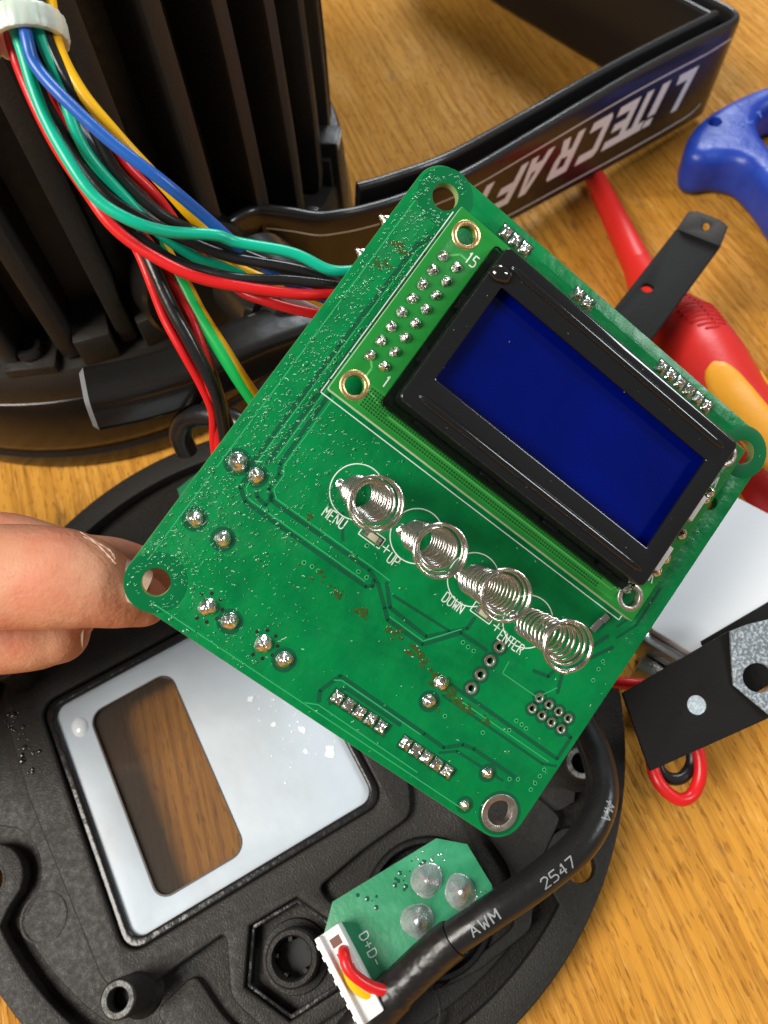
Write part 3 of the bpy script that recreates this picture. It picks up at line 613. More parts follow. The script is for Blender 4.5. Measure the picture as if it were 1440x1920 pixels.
def wet(u, v):
    w = math.exp(-((u - 1) / 7.0) ** 2) + 0.30 * math.exp(-((u - 10) / 12.0) ** 2) + 0.02
    if v > 66 and u < 20: w = max(w, 0.9)
    if any(math.hypot(u - x, v - y) < 2.5 for x, y in corner_holes) or math.hypot(u - 67.6, v - 63.3) < 1.6: return 0
    if min(u, BW - u) < 4.2 and min(v, BH - v) < 4.2 and math.hypot(min(u, BW - u) - 4.2, min(v, BH - v) - 4.2) > 3.8: return 0
    return 0 if (7 < u < 66 and v > 38.6) else w
g = G(); k = 0
while k < 1900:
    u, v = RNG.uniform(0.5, 70.5), RNG.uniform(0.5, 77)
    if RNG.rand() > wet(u, v): continue
    r = RNG.uniform(0.06, 0.17) * (1.9 if RNG.rand() < 0.08 else 1); e_ = RNG.uniform(1, 1.9); th_ = RNG.normal(0.7, 0.4); q0 = len(g.v)
    g.lathe([(r, 0.0), (r * 0.86, r * 0.34), (r * 0.5, r * 0.56), (0, r * 0.62)], 9)
    g.v[q0:] = [(u + X_ * e_ * math.cos(th_) - Y_ * math.sin(th_), v + X_ * e_ * math.sin(th_) + Y_ * math.cos(th_), Z_ + 0.01) for X_, Y_, Z_ in g.v[q0:]]; k += 1
part('droplets', g, mat('wet_solder_mask', (0.002, 0.19, 0.055), 0.08, spec=0.9, coat=1.0, coat_rough=0.03), pcb, smooth=80, kind='stuff')
g = G(); k = 0
while k < 200:
    u, v = RNG.uniform(0.8, 70), RNG.uniform(0.8, 76)
    w = wet(u, v)
    if w == 0 or RNG.rand() > w + 0.02: continue
    a = RNG.normal(0.75, 0.3); l = RNG.uniform(0.06, 0.26) * (2.2 if RNG.rand() < 0.08 else 1); wd = RNG.uniform(0.02, 0.05); b = RNG.uniform(-0.9, 0.9)
    g.ribbon([(u, v), (u + l * math.cos(a), v + l * math.sin(a)), (u + l * math.cos(a) + 0.8 * l * math.cos(a + b), v + l * math.sin(a) + 0.8 * l * math.sin(a + b))], wd * 2, flat(0.05 + 0.0002 * (k % 40))); k += 1
part('droplet_glints', g, GLINT, pcb, smooth=0, kind='stuff')
# component legs showing past the far edge
for v_, r in ((65.8, 1.2), (59.6, 1.1)):
    part('component_leg', JM[1], SOLDER, pcb, loc=(0.6, v_, -3.0), rot=(0, math.radians(-80), 0), scl=(r, r, r * 1.3))
part('terminal_block', G().box(1.0, 9, 50, 70, -9.5, -1.55), PVC_BLACK, pcb, bevel=0.5)
part('underside_connector', G().box(30, 60, 2, 7, -8, -1.55), WHITE_CONN, pcb, bevel=0.4)
# four touch springs
def spring(lean, turns, seed):
    r_ = np.random.RandomState(seed); n = turns * 22 + 3 * 26; P = []
    for i in range(n + 1):
        t = i / n; ang = t * (turns + 3.2) * 2 * math.pi + seed
        body = (turns * 22) / n
        if t < body:
            q = t / body; z = 0.5 + 12.2 * (q ** 1.25 if seed % 2 else q); r = 2.25 + 0.35 * q
        else:
            q = (t - body) / (1 - body); z = 12.7 + 1.7 * q; r = 2.6 + 0.95 * min(1, q * 2.2)
        z += 0.10 * math.sin(ang * 0.5 + seed)
        P.append((r * math.cos(ang) + lean[0] * (z / 14) ** 1.5, r * math.sin(ang) + lean[1] * (z / 14) ** 1.5, z))
    g = G(); g.tube(P, 0.20, 8); return g
for i, ((x, y), tn, ln) in enumerate(zip(PC, (12, 11, 11, 9), ((0.9, -1.0), (0.4, -0.9), (0.2, -0.3), (0.7, -0.6)))):
    part('touch_spring', spring(ln, tn, i + 1), SPRING, pcb, loc=(x - 0.2, y - 0.1, 0), smooth=70, label=('coiled wire key spring at ' + ('MENU', 'UP', 'DOWN', 'ENTER')[i]))
    part('solder_joint', JM[i], SOLDER, pcb, loc=(x - 2.4, y - 0.5, 0.01), rot=(0, 0, i), scl=(0.95, 0.8, 0.5))

# display module
lcd = part('display_module', plate('display_module', [rrect(7.4, 65.3, 39.4, 71.9, 0.25, 2)] + [circ(x, y, 1.42, 28) for x, y in ((10.3, 69.1), (10.1, 42.0), (62.9, 42.2), (62.6, 69.3))], 2.5, 4.0, 0.05), GREEN_LCD, pcb)
part('module_edge', plate('module_edge', [rrect(7.36, 65.34, 39.36, 71.94, 0.25, 2), rrect(7.7, 65.0, 39.7, 71.6, 0.25, 2)], 2.62, 3.86), mat('pale_board_edge', (0.55, 0.60, 0.40), 0.5), lcd)
for x, y in ((10.3, 69.1), (10.1, 42.0), (62.9, 42.2), (62.6, 69.3)):
    part('mounting_ring', G().lathe([(2.15, 4.0), (2.08, 4.07), (1.5, 4.07), (1.42, 4.0), (1.41, 2.5)], 32, x, y), GOLD if x < 40 else TIN, lcd, smooth=50)
for j in range(2):
    for i in range(8):
        x, y = 9.4 + 2.5 * j, 64.5 - 2.54 * i + (0.0 if j == 0 else 0.0)
        part('solder_joint', JM[(i + j) % 4], SOLDER, lcd, loc=(x, y, 3.99), rot=(0, 0, i * 0.9 + j), scl=(0.80, 0.80, 0.8))
for w_, x, y in (('15', 13.0, 66.8), ('1', 13.4, 45.2), ('K', 64.1, 46.8), ('A', 64.0, 64.9)):
    g = G(); text(g, w_, 0, 0, 1.7, 0.19, flat(4.03), wide=0.6); part('lettering', g, SILK, lcd, smooth=0, loc=(x, y, 0), rot=(0, 0, 0.0))
for x, y, sx in ((11.5, 66.0, 1), (9.8, 45.4, 0)):
    g = G(); g.ribbon([(9.4, 64.5), (11.2, 66.3), (12.4, 66.3)] if sx else [(9.4, 46.7), (10.6, 45.4), (10.6, 43.2), (14.2, 42.0)], 0.3, flat(4.015)); part('track', g, mat('module_track', (0.10, 0.42, 0.10), 0.3, coat=0.3), lcd, smooth=0)
# hatched copper fields
HAT = mat('module_track_field', (0.022, 0.25, 0.035), 0.3, coat=0.3)
g = G(); g.add([(11.9, 40.0, 4.012), (15.8, 40.0, 4.012), (15.8, 44.0, 4.012), (11.0, 43.4, 4.012)], [(0, 1, 2, 3)]); g.add([(15.8, 40.0, 4.012), (60.5, 40.0, 4.012), (60.5, 43.4, 4.012), (15.8, 43.4, 4.012)], [(0, 1, 2, 3)]); part('copper_field', g, HAT, lcd, smooth=0)
g = G(); s_ = 0.155
for i in range(98):
    for j in range(7):
        x, y = 12.4 + i * 0.46, 40.35 + j * 0.46
        if x > 16.5 and y > 42.9: continue
        if x > 16.5 and 41.0 < y < 41.5: continue
        if x < 60: g.add([(x - s_, y - s_, 4.02), (x + s_, y - s_, 4.02), (x + s_, y + s_, 4.02), (x - s_, y + s_, 4.02)], [(0, 1, 2, 3)])
part('hatch_gap', g, mat('module_mask_gap', (0.004, 0.075, 0.012), 0.3, coat=0.3), lcd, smooth=0, kind='stuff')
g = G(); g.ribbon([(16.6, 41.35), (59.5, 41.35)], 0.14, flat(4.024)); part('track', g, MATS['module_track'], lcd, smooth=0)
# clear frame under the bezel
part('clear_frame', plate('clear_frame', [rrect(14.3, 61.6, 41.9, 70.2, 0.6, 3), rrect(16.2, 60.0, 44.2, 68.6, 0.5, 3)], 4.03, 5.6, 0.15), CLEAR, lcd)
bz = part('bezel', plate('bezel', [rrect(15.4, 60.8, 43.3, 69.5, 0.9, 5), rrect(18.1, 57.8, 48.5, 64.4, 0.25, 3)], 8.3, 9.2, 0.3), BEZEL, lcd)
part('bezel_side', plate('bezel_side', [rrect(15.42, 60.78, 43.32, 69.48, 0.9, 5), rrect(16.4, 59.8, 44.3, 68.5, 0.4, 3)], 4.6, 8.5), BEZEL, bz)
for x, y, l in ((14.9, 51.0, 1.2), (14.9, 60.5, 1.2)): part('crimp_tab', G().box(-0.35, 0.7, -l, l, 0, 1.2), BEZEL, bz, loc=(x + 0.2, y, 4.4), bevel=0.25)
for x in (21, 33, 45, 56): part('crimp_tab', G().box(-1.4, 1.4, -0.4, 0.6, 0, 1.0), BEZEL, bz, loc=(x, 43.1, 4.4), bevel=0.25)
for y, x0, x1 in ((67.45, 17.4, 59.2), (45.2, 17.4, 59.2)):
    g = G(); pts = [(x0 + (x1 - x0) * t, y, 9.05) for t in np.linspace(0, 1, 40)]; rad = [0.62 * min(1, math.sqrt(max(0.02, 1 - (1 - min(t, 1 - t) * 39 / 1.5) ** 2)) if min(t, 1 - t) * 39 < 1.5 else 1) for t in np.linspace(0, 1, 40)]
    g.tube(pts, rad, 18); part('stiffening_ridge', g, BEZEL, bz, smooth=60)
part('glass', plate('glass', [rrect(16.5, 59.7, 46.2, 66.8, 0.3, 2)], 5.7, 7.0), SCREEN, lcd, label='dark blue blank display glass')
part('glue_drop', blob_mesh('glue_drop', [(1.6, 0), (1.5, 0.35), (1.1, 0.75), (0.6, 0.95), (0, 1.0)], 24, 0.05, 9), mat('black_glue', (0.006, 0.006, 0.006), 0.08, coat=0.8), lcd, loc=(16.9, 65.6, 9.15), scl=(1.0, 0.85, 1), smooth=70)
g = G()
for i in range(40):
    x, y = RNG.uniform(16, 60.4), RNG.uniform(43.8, 69.2); r = RNG.uniform(0.03, 0.085); inside = 18.4 < x < 57.5 and 48.8 < y < 64.1
    if inside and i % 9: continue
    g.prism([(x + r * RNG.uniform(0.5, 1.4) * math.cos(a), y + r * RNG.uniform(0.5, 1.4) * math.sin(a)) for a in np.linspace(0, 5.2, 5)], 7.0 if inside else 9.19, 7.03 if inside else 9.24)
part('dust', g, mat('pale_dust', (0.22, 0.21, 0.19), 0.8), lcd, smooth=0, kind='stuff')
for y0, y1 in ((47.6, 52.0), (57.0, 61.5)):
    part('backlight_strip', G().box(61.0, 63.6, y0, y1, 0, 1.4), WHITE_CONN, lcd, loc=(0, 0, 4.02), bevel=0.2)
for y in (48.0, 50.4, 55.0, 61.8, 63.0): part('solder_joint', JM[2], SOLDER, lcd, loc=(64.2, y, 3.99), scl=(0.7, 0.9, 0.7))

# ------------------------------------------------------------------ stage lamp standing lens down
LC = np.array([-79.4, 204.5, 0.7])
lamp = thing('stage_lamp', 'black finned stage lamp housing standing lens down behind the wires', 'lamp', LC)
part('lens_ring', G().lathe([(60, 0.0), (77.5, 0.0), (79.6, 1.2), (80.2, 3.5), (80.2, 6.5), (79.4, 7.4), (79.4, 8.6), (80.0, 9.6), (80.4, 12), (80.2, 20), (79.6, 26), (79.0, 28.0), (78.4, 28.4)], 160), GLOSSBLACK, lamp)
part('flange', G().lathe([(78.2, 28.5), (79.2, 28.9), (79.4, 30), (79.2, 36.5), (78.4, 38), (70, 39.2), (64, 39.4)], 160), CAST, lamp)
part('core', G().lathe([(66.5, 39), (66, 46), (65, 139), (0, 140)], 128), CAST, lamp)
fin_me = None
def fin_mesh():
    g = G(); prof = [(57, 39), (76.2, 39), (77.0, 44), (77.6, 60), (78.0, 90), (77.6, 120), (76, 138), (57, 138)]
    n_ = len(prof); v = []
    for sgn in (-1, 1):
        for r, z in prof: v.append((r, sgn * (2.0 if r > 70 else 3.4), z))
    f = [tuple(range(n_ - 1, -1, -1)), tuple(range(n_, 2 * n_))] + [(i, (i + 1) % n_, n_ + (i + 1) % n_, n_ + i) for i in range(n_)]
    g.add(v, f); return g.mesh('fin', 50, bevel=1.0)
FM = fin_mesh(); FM.materials.append(CAST)
for k in range(34):
    az = math.radians(18.2 + 10.588 * k); part('fin', FM, CAST, lamp, rot=(0, 0, -math.pi / 2 + az))
PADM = G().box(64, 78.6, -5.0, 5.0, 38, 46).mesh('fin_pad', 35, bevel=0.6); PADM.materials.append(CAST)
for k, az in enumerate((12.6, 23.6, -20, 76, 118, 160, 202, 244, 286)):
    part('fin_pad', PADM, CAST, lamp, rot=(0, 0, -math.pi / 2 + math.radians(az)), scl=(1, 0.85, 1.0 if k else 1.0))
for az in (0.5, 60.5, 120.5, 180.5, 240.5, 300.5):
    a = -math.pi / 2 + math.radians(az); r = 73.5
    o = part('screw_boss', G().box(-6, 5.2, -6, 6, 38, 40.5), CAST, lamp, loc=(r * math.cos(a), r * math.sin(a), 0), rot=(0, 0, a), bevel=0.6)
    part('cap_screw', G().lathe([(3.4, 40.5), (3.4, 42.4), (3.0, 42.9), (1.7, 42.9), (1.5, 41.4), (0, 41.4)], 28), mat('blackened_screw', (0.03, 0.03, 0.03), 0.25, metal=0.6), o, smooth=40)
# ear on the side with a bright metal strip on its edge
a = -math.pi / 2 + math.radians(77)
o = part('side_ear', G().box(70, 80.5, -4, 4, 28, 50), CAST, lamp, rot=(0, 0, a), bevel=0.8)
part('bright_edge', G().box(80.45, 80.62, -3.2, 3.2, 47.5, 49.2), mat('bright_edge_metal', (0.55, 0.58, 0.60), 0.35, metal=0.8), o)
# pivot disc, hub and locking lever
az = math.radians(33); dr = np.array([math.sin(az), -math.cos(az), 0]); tg = np.array([math.cos(az), math.sin(az), 0])
def disc(g, c, ax, prof, n=40):
    ax = nrm(ax); a_ = nrm(np.cross(ax, [0, 0, 1.0])); b_ = np.cross(ax, a_); v = []; f = []; m_ = len(prof)
    for i in range(n):
        w = 2 * math.pi * i / n
        for r, z in prof: v.append(np.array(c) + ax * z + r * (math.cos(w) * a_ + math.sin(w) * b_))
    for i in range(n):
        for t_ in range(m_ - 1): f.append((i * m_ + t_, ((i + 1) % n) * m_ + t_, ((i + 1) % n) * m_ + t_ + 1, i * m_ + t_ + 1))
    g.add(v, f)
pc = dr * 74 + np.array([0, 0, 50])
g = G(); disc(g, pc, dr, [(15, 0), (15, 6.0), (14.2, 7.0), (5, 7.2), (0, 7.2)]); part('pivot_disc', g, GLOSSBLACK, lamp)
hubw = at_d(560, 600, 150) - LC
g = G(); disc(g, hubw - dr * 16, dr, [(9.5, 0), (9.5, 11), (8.6, 12.2), (7.0, 12.4), (6.8, 16), (6.0, 17), (0, 17)]); part('lever_hub', g, GLOSSBLACK, lamp)
# lever: tapering bar
lp = [at_d(600, 605, 150), at_d(520, 632, 147), at_d(440, 665, 144), at_d(350, 702, 142), at_d(260, 730, 140), at_d(172, 748, 138)]
lp = smooth_path(lp, 6); g = G(); v = []; f = []
for i, p in enumerate(lp):
    t = i / (len(lp) - 1); T = nrm(lp[min(i + 1, len(lp) - 1)] - lp[max(i - 1, 0)]); up_ = nrm(np.array([0, 0, 1.0]) - T * T[2]); sd = np.cross(T, up_)
    hw, hh = 5.2 - 0.5 * t, 4.0 + 0.5 * t
    for q in range(16):
        w = 2 * math.pi * (q + 0.5) / 16; c_, s_ = math.cos(w), math.sin(w)
        x_ = math.copysign(abs(c_) ** 0.36, c_) * hw; y_ = math.copysign(abs(s_) ** 0.36, s_) * hh; v.append(p + sd * x_ + up_ * y_ - LC)
n_ = len(lp); f = [(i * 16 + q, i * 16 + (q + 1) % 16, (i + 1) * 16 + (q + 1) % 16, (i + 1) * 16 + q) for i in range(n_ - 1) for q in range(16)]
f += [tuple(range(15, -1, -1)), tuple(range((n_ - 1) * 16, n_ * 16))]; g.add(v, f)
lev = part('locking_lever', g, GLOSSBLACK, lamp, smooth=50, bevel=0.0)
e0 = lp[-1]; T = nrm(lp[-1] - lp[-3]); up_ = nrm(np.array([0, 0, 1.0]) - T * T[2]); sd = np.cross(T, up_)
g = G(); v = []
for q in range(16):
    w = 2 * math.pi * (q + 0.5) / 16; c_, s_ = math.cos(w), math.sin(w)
    v.append(e0 + T * 0.05 + sd * math.copysign(abs(c_) ** 0.36, c_) * 4.7 + up_ * math.copysign(abs(s_) ** 0.36, s_) * 4.5 - LC)
v2 = [p + T * 0.9 - nrm(p + LC - e0) * 0.9 for p in v]
g.add(v + v2, [(q, (q + 1) % 16, 16 + (q + 1) % 16, 16 + q) for q in range(16)] + [tuple(range(16, 32))])
part('lever_end', g, mat('pale_grey_lever_end', (0.16, 0.17, 0.175), 0.42, bump=[(900, 0.3)]), lev)  # end face is a paler grey than the lever
# double mounting bracket, a flat strip on edge
tops = [((1376, 45), 38), ((1290, 88), 39.5), ((1200, 136), 41), ((1100, 195), 42.5), ((1000, 256), 44), ((870, 333), 47), ((760, 375), 49), ((690, 396), 50.5), ((640, 406), 52), ((595, 411), 53), ((540, 403), 55), ((485, 399), 56.5), ((447, 414), 58), ((420, 440), 58), ((405, 480), 58)]
bots = [((1306, 222), 5), ((1225, 268), 6.5), ((1145, 313), 8), ((1050, 364), 9.5), ((945, 420), 12), ((830, 474), 15), ((740, 512), 17), ((680, 532), 18.5), ((638, 542), 20), ((600, 545), 21), ((552, 536), 23), ((500, 530), 24.5), ((458, 540), 26), ((432, 565), 26), ((415, 605), 26)]
TW = [at_z(*p, z) - LC for p, z in tops]; BWs = [at_z(*p, z) - LC for p, z in bots]
e1t = nrm(TW[0] - TW[2]); e1b = nrm(BWs[0] - BWs[2]); e2 = nrm(np.array([-0.52, 0.855, 0.0]))
def fillet(K, e1, far=150.0, r=9.0):
    a, b = K + e2 * r, K - e1 * r
    return [K + e2 * q for q in np.linspace(far, r + 2, 12)] + [(1 - t) ** 2 * a + 2 * t * (1 - t) * K + t * t * b for t in np.linspace(0, 1, 13)]
def dense(pts, e1): return np.array(fillet(pts[0] + e1 * 9.0, e1) + list(smooth_path(pts, 8))[1:])
def strip(tp, bt):
    n_ = len(tp); nr = []
    for i in range(n_):
        T = nrm(tp[min(i + 1, n_ - 1)] - tp[max(i - 1, 0)] + bt[min(i + 1, n_ - 1)] - bt[max(i - 1, 0)]); w = nrm(tp[i] - bt[i]); nr.append(nrm(np.cross(T, w)))
    return tp, bt, np.array(nr)
def strip_mesh(tp, bt, nr, off0, off1):
    n_ = len(tp); prof = [(0.01, off0), (0.03, off0 - 0.02), (0.2, off0 - 0.02), (0.4, off0 - 0.02), (0.6, off0 - 0.02), (0.8, off0 - 0.02), (0.962, off0 - 0.02), (0.985, off0 * 0.9 + off1 * 0.1), (1.0, off0 * 0.7 + off1 * 0.3), (1.004, (off0 + off1) / 2), (1.0, off0 * 0.3 + off1 * 0.7), (0.985, off0 * 0.1 + off1 * 0.9), (0.962, off1 + 0.02), (0.03, off1 + 0.02), (0.0, off1)]
    k_ = len(prof); v = []
    for i in range(n_):
        for t, o_ in prof: v.append(bt[i] + (tp[i] - bt[i]) * t + nr[i] * o_)
    f = [(i * k_ + q, i * k_ + (q + 1) % k_, (i + 1) * k_ + (q + 1) % k_, (i + 1) * k_ + q) for i in range(n_ - 1) for q in range(k_)]
    f += [tuple(range(k_ - 1, -1, -1)), tuple(range((n_ - 1) * k_, n_ * k_))]
    return G().add(v, f)
tp, bt, nr = strip(dense(TW, e1t), dense(BWs, e1b))
sgn = 1.0 if nr[60].dot(CAM - LC - tp[60]) > 0 else -1.0
nr = nr * sgn
outer = part('outer_bracket', strip_mesh(tp, bt, nr, 0.0, -2.8), STRIP, lamp, smooth=50)
# inner strip ends short of the bend
i_end = 24 + 8 * 7
inner = part('inner_bracket', strip_mesh(tp[:i_end], bt[:i_end], nr[:i_end], -6.4, -9.2), STRIP, lamp, smooth=50)
arc = np.concatenate([[0], np.cumsum(np.linalg.norm(np.diff((tp + bt) / 2, axis=0), axis=1))]); A0 = arc[24]
def on_strip(h=0.06):
    def place(s_, t):                       # s along the strip from the corner, t from bottom edge (0) to top edge (1)
        x = A0 + s_; i = int(np.clip(np.searchsorted(arc, x), 1, len(arc) - 1)); f = (x - arc[i - 1]) / (arc[i] - arc[i - 1])
        tq = tp[i - 1] * (1 - f) + tp[i] * f; bq = bt[i - 1] * (1 - f) + bt[i] * f; nq = nrm(nr[i - 1] * (1 - f) + nr[i] * f)
        return bq + (tq - bq) * t + nq * h
    return place
PLS = on_strip()
WS = 33.0
def mmp(s_, m_): return PLS(s_, m_ / WS)
g = G(); g.ribbon([(1.5, 6.2), (4, 4.4), (8, 3.6), (20, 3.2), (165, 3.2)], 0.5, mmp); part('print_line', g, PRINT, outer, smooth=0)
g = G(); g.ribbon([(-2.0, 27.8), (3, 27.2), (10, 26.6), (172, 26.6)], 0.5, mmp); part('print_line', g, PRINT, outer, smooth=0)
LETTER = {'L': (1.0, [[(0, 0), (1, 0), (0.92, .24), (.34, .24), (.34, 1), (0, 1)]]), 'i': (0.42, [[(0, 0), (.42, 0), (.42, .74), (0, .74)], [(0, .82), (.42, .82), (.42, 1), (0, 1)]]),
          'T': (1.0, [[(.33, 0), (.67, 0), (.67, .78), (.33, .78)], [(0, .78), (1, .78), (1, 1), (0, 1)]]), 'E': (1.0, [[(0, 0), (.34, 0), (.34, 1), (0, 1)], [(.34, 0), (1, 0), (1, .22), (.34, .22)], [(.34, .40), (.9, .40), (.9, .60), (.34, .60)], [(.34, .78), (1, .78), (1, 1), (.34, 1)]]),
          'C': (1.0, [[(0, .12), (.12, 0), (1, 0), (1, .24), (.34, .24), (.34, .76), (1, .76), (1, 1), (.12, 1), (0, .88)]]),
          'R': (1.0, [[(0, 0), (.34, 0), (.34, .78), (0, .78)], [(0, .78), (.9, .78), (1, .9), (.9, 1), (0, 1)], [(.68, .5), (1, .5), (1, .9), (.9, .78), (.68, .78)], [(.34, .36), (.9, .36), (1, .5), (.34, .54)], [(.52, .36), (.7, 0), (1.05, 0), (.86, .36)]]),
          'A': (1.1, [[(0, 0), (.34, 0), (.72, 1), (.45, 1)], [(.76, 0), (1.1, 0), (.78, 1), (.62, 1)], [(.28, .2), (.9, .2), (.84, .42), (.4, .42)]]), 'F': (1.0, [[(0, 0), (.34, 0), (.34, 1), (0, 1)], [(.34, .38), (.88, .38), (.88, .60), (.34, .60)], [(.34, .78), (1, .78), (1, 1), (.34, 1)]])}
def letters(word, s0, m_base, hgt, pitch, wid, slant):
    for k_, ch in enumerate(word):
        g = G(); w0, polys = LETTER[ch]
        for po in polys:
            bm = bmesh.new(); bm.faces.new([bm.verts.new((x, y, 0)) for x, y in po]); bmesh.ops.triangulate(bm, faces=bm.faces)
            bmesh.ops.subdivide_edges(bm, edges=bm.edges[:], cuts=5, use_grid_fill=True); bm.verts.index_update()
            g.add([mmp(s0[k_] + q.co.x * wid + slant * q.co.y * hgt, m_base - q.co.y * hgt) for q in bm.verts], [tuple(q.index for q in fc.verts) for fc in bm.faces]); bm.free()
        part('letter', g, PRINT, outer, smooth=0, label='pale printed letter ' + ch.upper())
S0 = [11.5, 25.0, 29.8, 39.0, 51.0, 64.0, 77.5, 89.0, 100.0]
letters('LiTECRAFT', S0, 23.6, 14.0, 11, 9.4, 0.28)

# ------------------------------------------------------------------ wires
def wire(px, M, label, r=0.82, cat='wire', group='wires of the harness', name='wire', n=10):
    P = smooth_path([at_d(*p) for p in px], n); t_ = np.arange(len(P)); ph = RNG.uniform(0, 6.28, (3, 3))
    P = P + 0.13 * np.stack([np.sin(t_ * 0.13 + ph[0, a]) + 0.6 * np.sin(t_ * 0.31 + ph[1, a]) for a in range(3)], 1); g = G(); g.tube(P, r, 14); return solo(name, g, M, label, cat, group, smooth=60)
wire([(4, -60, 97), (14, 0, 98), (36, 83, 99), (64, 172, 100), (111, 272, 101), (172, 361, 102), (236, 408, 103), (306, 431, 105), (400, 442, 108), (446, 456, 110), (548, 475, 112), (615, 503, 113.5), (670, 506, 115), (740, 500, 118)], PVC_TEAL, 'teal wire outermost in the bundle, running lowest left then straight to the board')
wire([(24, -60, 97), (34, 0, 97), (50, 78, 97.5), (69, 122, 98), (119, 183, 98.5), (208, 267, 100), (306, 344, 103), (400, 419, 109), (470, 480, 114), (560, 540, 118), (640, 575, 121)], PVC_BLUE, 'blue wire crossing over the top of the bundle')
wire([(48, -60, 98), (58, 0, 98.5), (78, 69, 99), (111, 144, 100.5), (139, 236, 102.5), (180, 314, 105), (250, 389, 108), (306, 442, 111), (375, 483, 114), (446, 510, 117), (560, 560, 122)], PVC_TEAL, 'second teal wire deeper in the bundle, passing under the blue wire')
wire([(64, -60, 99), (74, 0, 99), (90, 67, 99.3), (111, 125, 100), (155, 200, 102), (186, 264, 104.5), (226, 325, 106.5), (280, 383, 108.5), (347, 428, 111), (446, 474, 113), (519, 500, 114), (592, 520, 115.5), (660, 545, 118)], PVC_BLACK, 'black wire right of the teal ones, under the blue wire')
wire([(30, -60, 100), (38, 0, 100), (48, 85, 100.5), (72, 167, 102), (111, 240, 103.5), (155, 306, 105), (208, 370, 106.5), (264, 408, 108), (330, 444, 110), (430, 482, 112.5), (560, 505, 114.5), (660, 540, 118)], PVC_BLACK, 'black wire close inside the outermost teal wire')
wire([(16, -60, 101), (24, 0, 101), (40, 85, 102), (85, 205, 104.5), (150, 318, 107), (215, 402, 109), (262, 448, 110.5), (317, 483, 111.5), (373, 505, 112), (446, 521, 112.5), (533, 527, 113.5), (632, 537, 116), (700, 545, 120)], PVC_BLACK, 'black wire lying along the upper side of the long red wire')
wire([(86, -60, 100), (92, 0, 100), (104, 80, 100), (155, 172, 101), (222, 255, 103), (292, 331, 106), (340, 388, 109.5), (385, 432, 113), (431, 490, 116.5), (475, 515, 118), (592, 563, 120), (640, 590, 122)], PVC_YELLOW, 'yellow wire on the right edge of the bundle')
wire([(76, -60, 101.5), (82, 0, 101.5), (96, 80, 102), (128, 146, 103), (150, 186, 104), (194, 248, 105.5), (236, 311, 107.5), (278, 356, 110), (319, 400, 113), (364, 467, 116), (411, 507, 118), (455, 549, 117), (504, 566, 117), (562, 582, 118), (620, 592, 120)], PVC_RED, 'red wire beside the yellow one, dipping under the bundle')
wire([(60, -60, 102), (66, 0, 102), (88, 90, 103), (128, 200, 105), (163, 265, 106), (200, 320, 107.5), (236, 356, 110), (285, 405, 113), (340, 440, 116), (402, 478, 117.5), (434, 498, 119), (548, 560, 121), (600, 582, 122)], PVC_WHITE, 'pale lilac wire in the middle of the bundle')
wire([(2, -60, 101), (10, 0, 101), (27, 92, 101.5), (52, 165, 103), (110, 285, 105), (175, 380, 106), (222, 432, 107), (278, 474, 108), (358, 516, 109.5), (446, 539, 111), (548, 550, 113), (627, 551, 115.5), (700, 548, 119)], PVC_RED, 'long red wire on the lower side of the bundle, curving to the board')
wire([(40, -60, 103), (46, 0, 103), (66, 92, 104), (120, 230, 108), (190, 360, 112), (240, 440, 114), (262, 480, 115), (285, 540, 116), (312, 600, 117), (345, 662, 118.5), (378, 722, 121), (397, 775, 124), (402, 830, 128), (410, 900, 133)], PVC_RED, 'thin red wire leftmost of those hanging down', r=0.75, group='wires hanging down from the harness')
wire([(52, -60, 103.5), (58, 0, 103.5), (78, 92, 104.5), (135, 230, 108.5), (205, 360, 112.5), (255, 440, 114.5), (282, 490, 114.5), (320, 575, 115.5), (358, 645, 117), (392, 705, 119), (413, 760, 122), (424, 830, 127), (430, 900, 132)], PVC_BLACK, 'black wire between the two red hanging wires', r=1.05, group='wires hanging down from the harness')
wire([(50, -60, 105), (56, 0, 105), (80, 92, 106), (140, 230, 110), (215, 360, 114), (268, 440, 116), (305, 500, 117), (338, 560, 117.5), (362, 615, 118), (385, 680, 119.5), (396, 735, 122), (409, 800, 126.5), (416, 880, 131)], PVC_RED, 'red wire rightmost of the two red hanging wires', r=1.0, group='wires hanging down from the harness')
wire([(70, -60, 105), (76, 0, 105), (96, 92, 106), (160, 230, 110), (232, 360, 114), (290, 450, 117), (325, 520, 118.5), (352, 575, 119.5), (375, 630, 120.5), (400, 700, 122.5), (430, 800, 127)], PVC_BLACK, 'black wire behind the hanging red wire', r=0.8, group='wires hanging down from the harness')
# green and yellow earth wire: a tube in two halves
P = smooth_path([at_d(*p) for p in [(265, 400, 117), (300, 460, 118), (345, 537, 118), (372, 588, 118.5), (415, 655, 119.5), (450, 710, 121), (485, 762, 124), (520, 820, 128)]], 12)
ew = thing('earth_wire', 'green wire with a yellow stripe slanting down to the left edge of the board', 'wire', P[40])
g = G(); g.tube(P, 1.3, 16); part('insulation', g, PVC_GREEN, ew, smooth=60, off=P[40])
g = G(); v = []; f = []
for i, p in enumerate(P):
    T = nrm(P[min(i + 1, len(P) - 1)] - P[max(i - 1, 0)]); vv = nrm(CAM - p); vv = nrm(vv - T * vv.dot(T)); w = np.cross(T, vv)
    for a in np.linspace(-2.4, -0.15 - 0.5 * max(0, math.sin(i * 0.05)), 7): v.append(p + 1.33 * (math.cos(a) * vv - math.sin(a) * w * -1.0) - P[40])
f = [(i * 7 + q, i * 7 + q + 1, (i + 1) * 7 + q + 1, (i + 1) * 7 + q) for i in range(len(P) - 1) for q in range(6)]
g.add(v, f); part('yellow_stripe', g, PVC_YELLOW, ew, smooth=60)
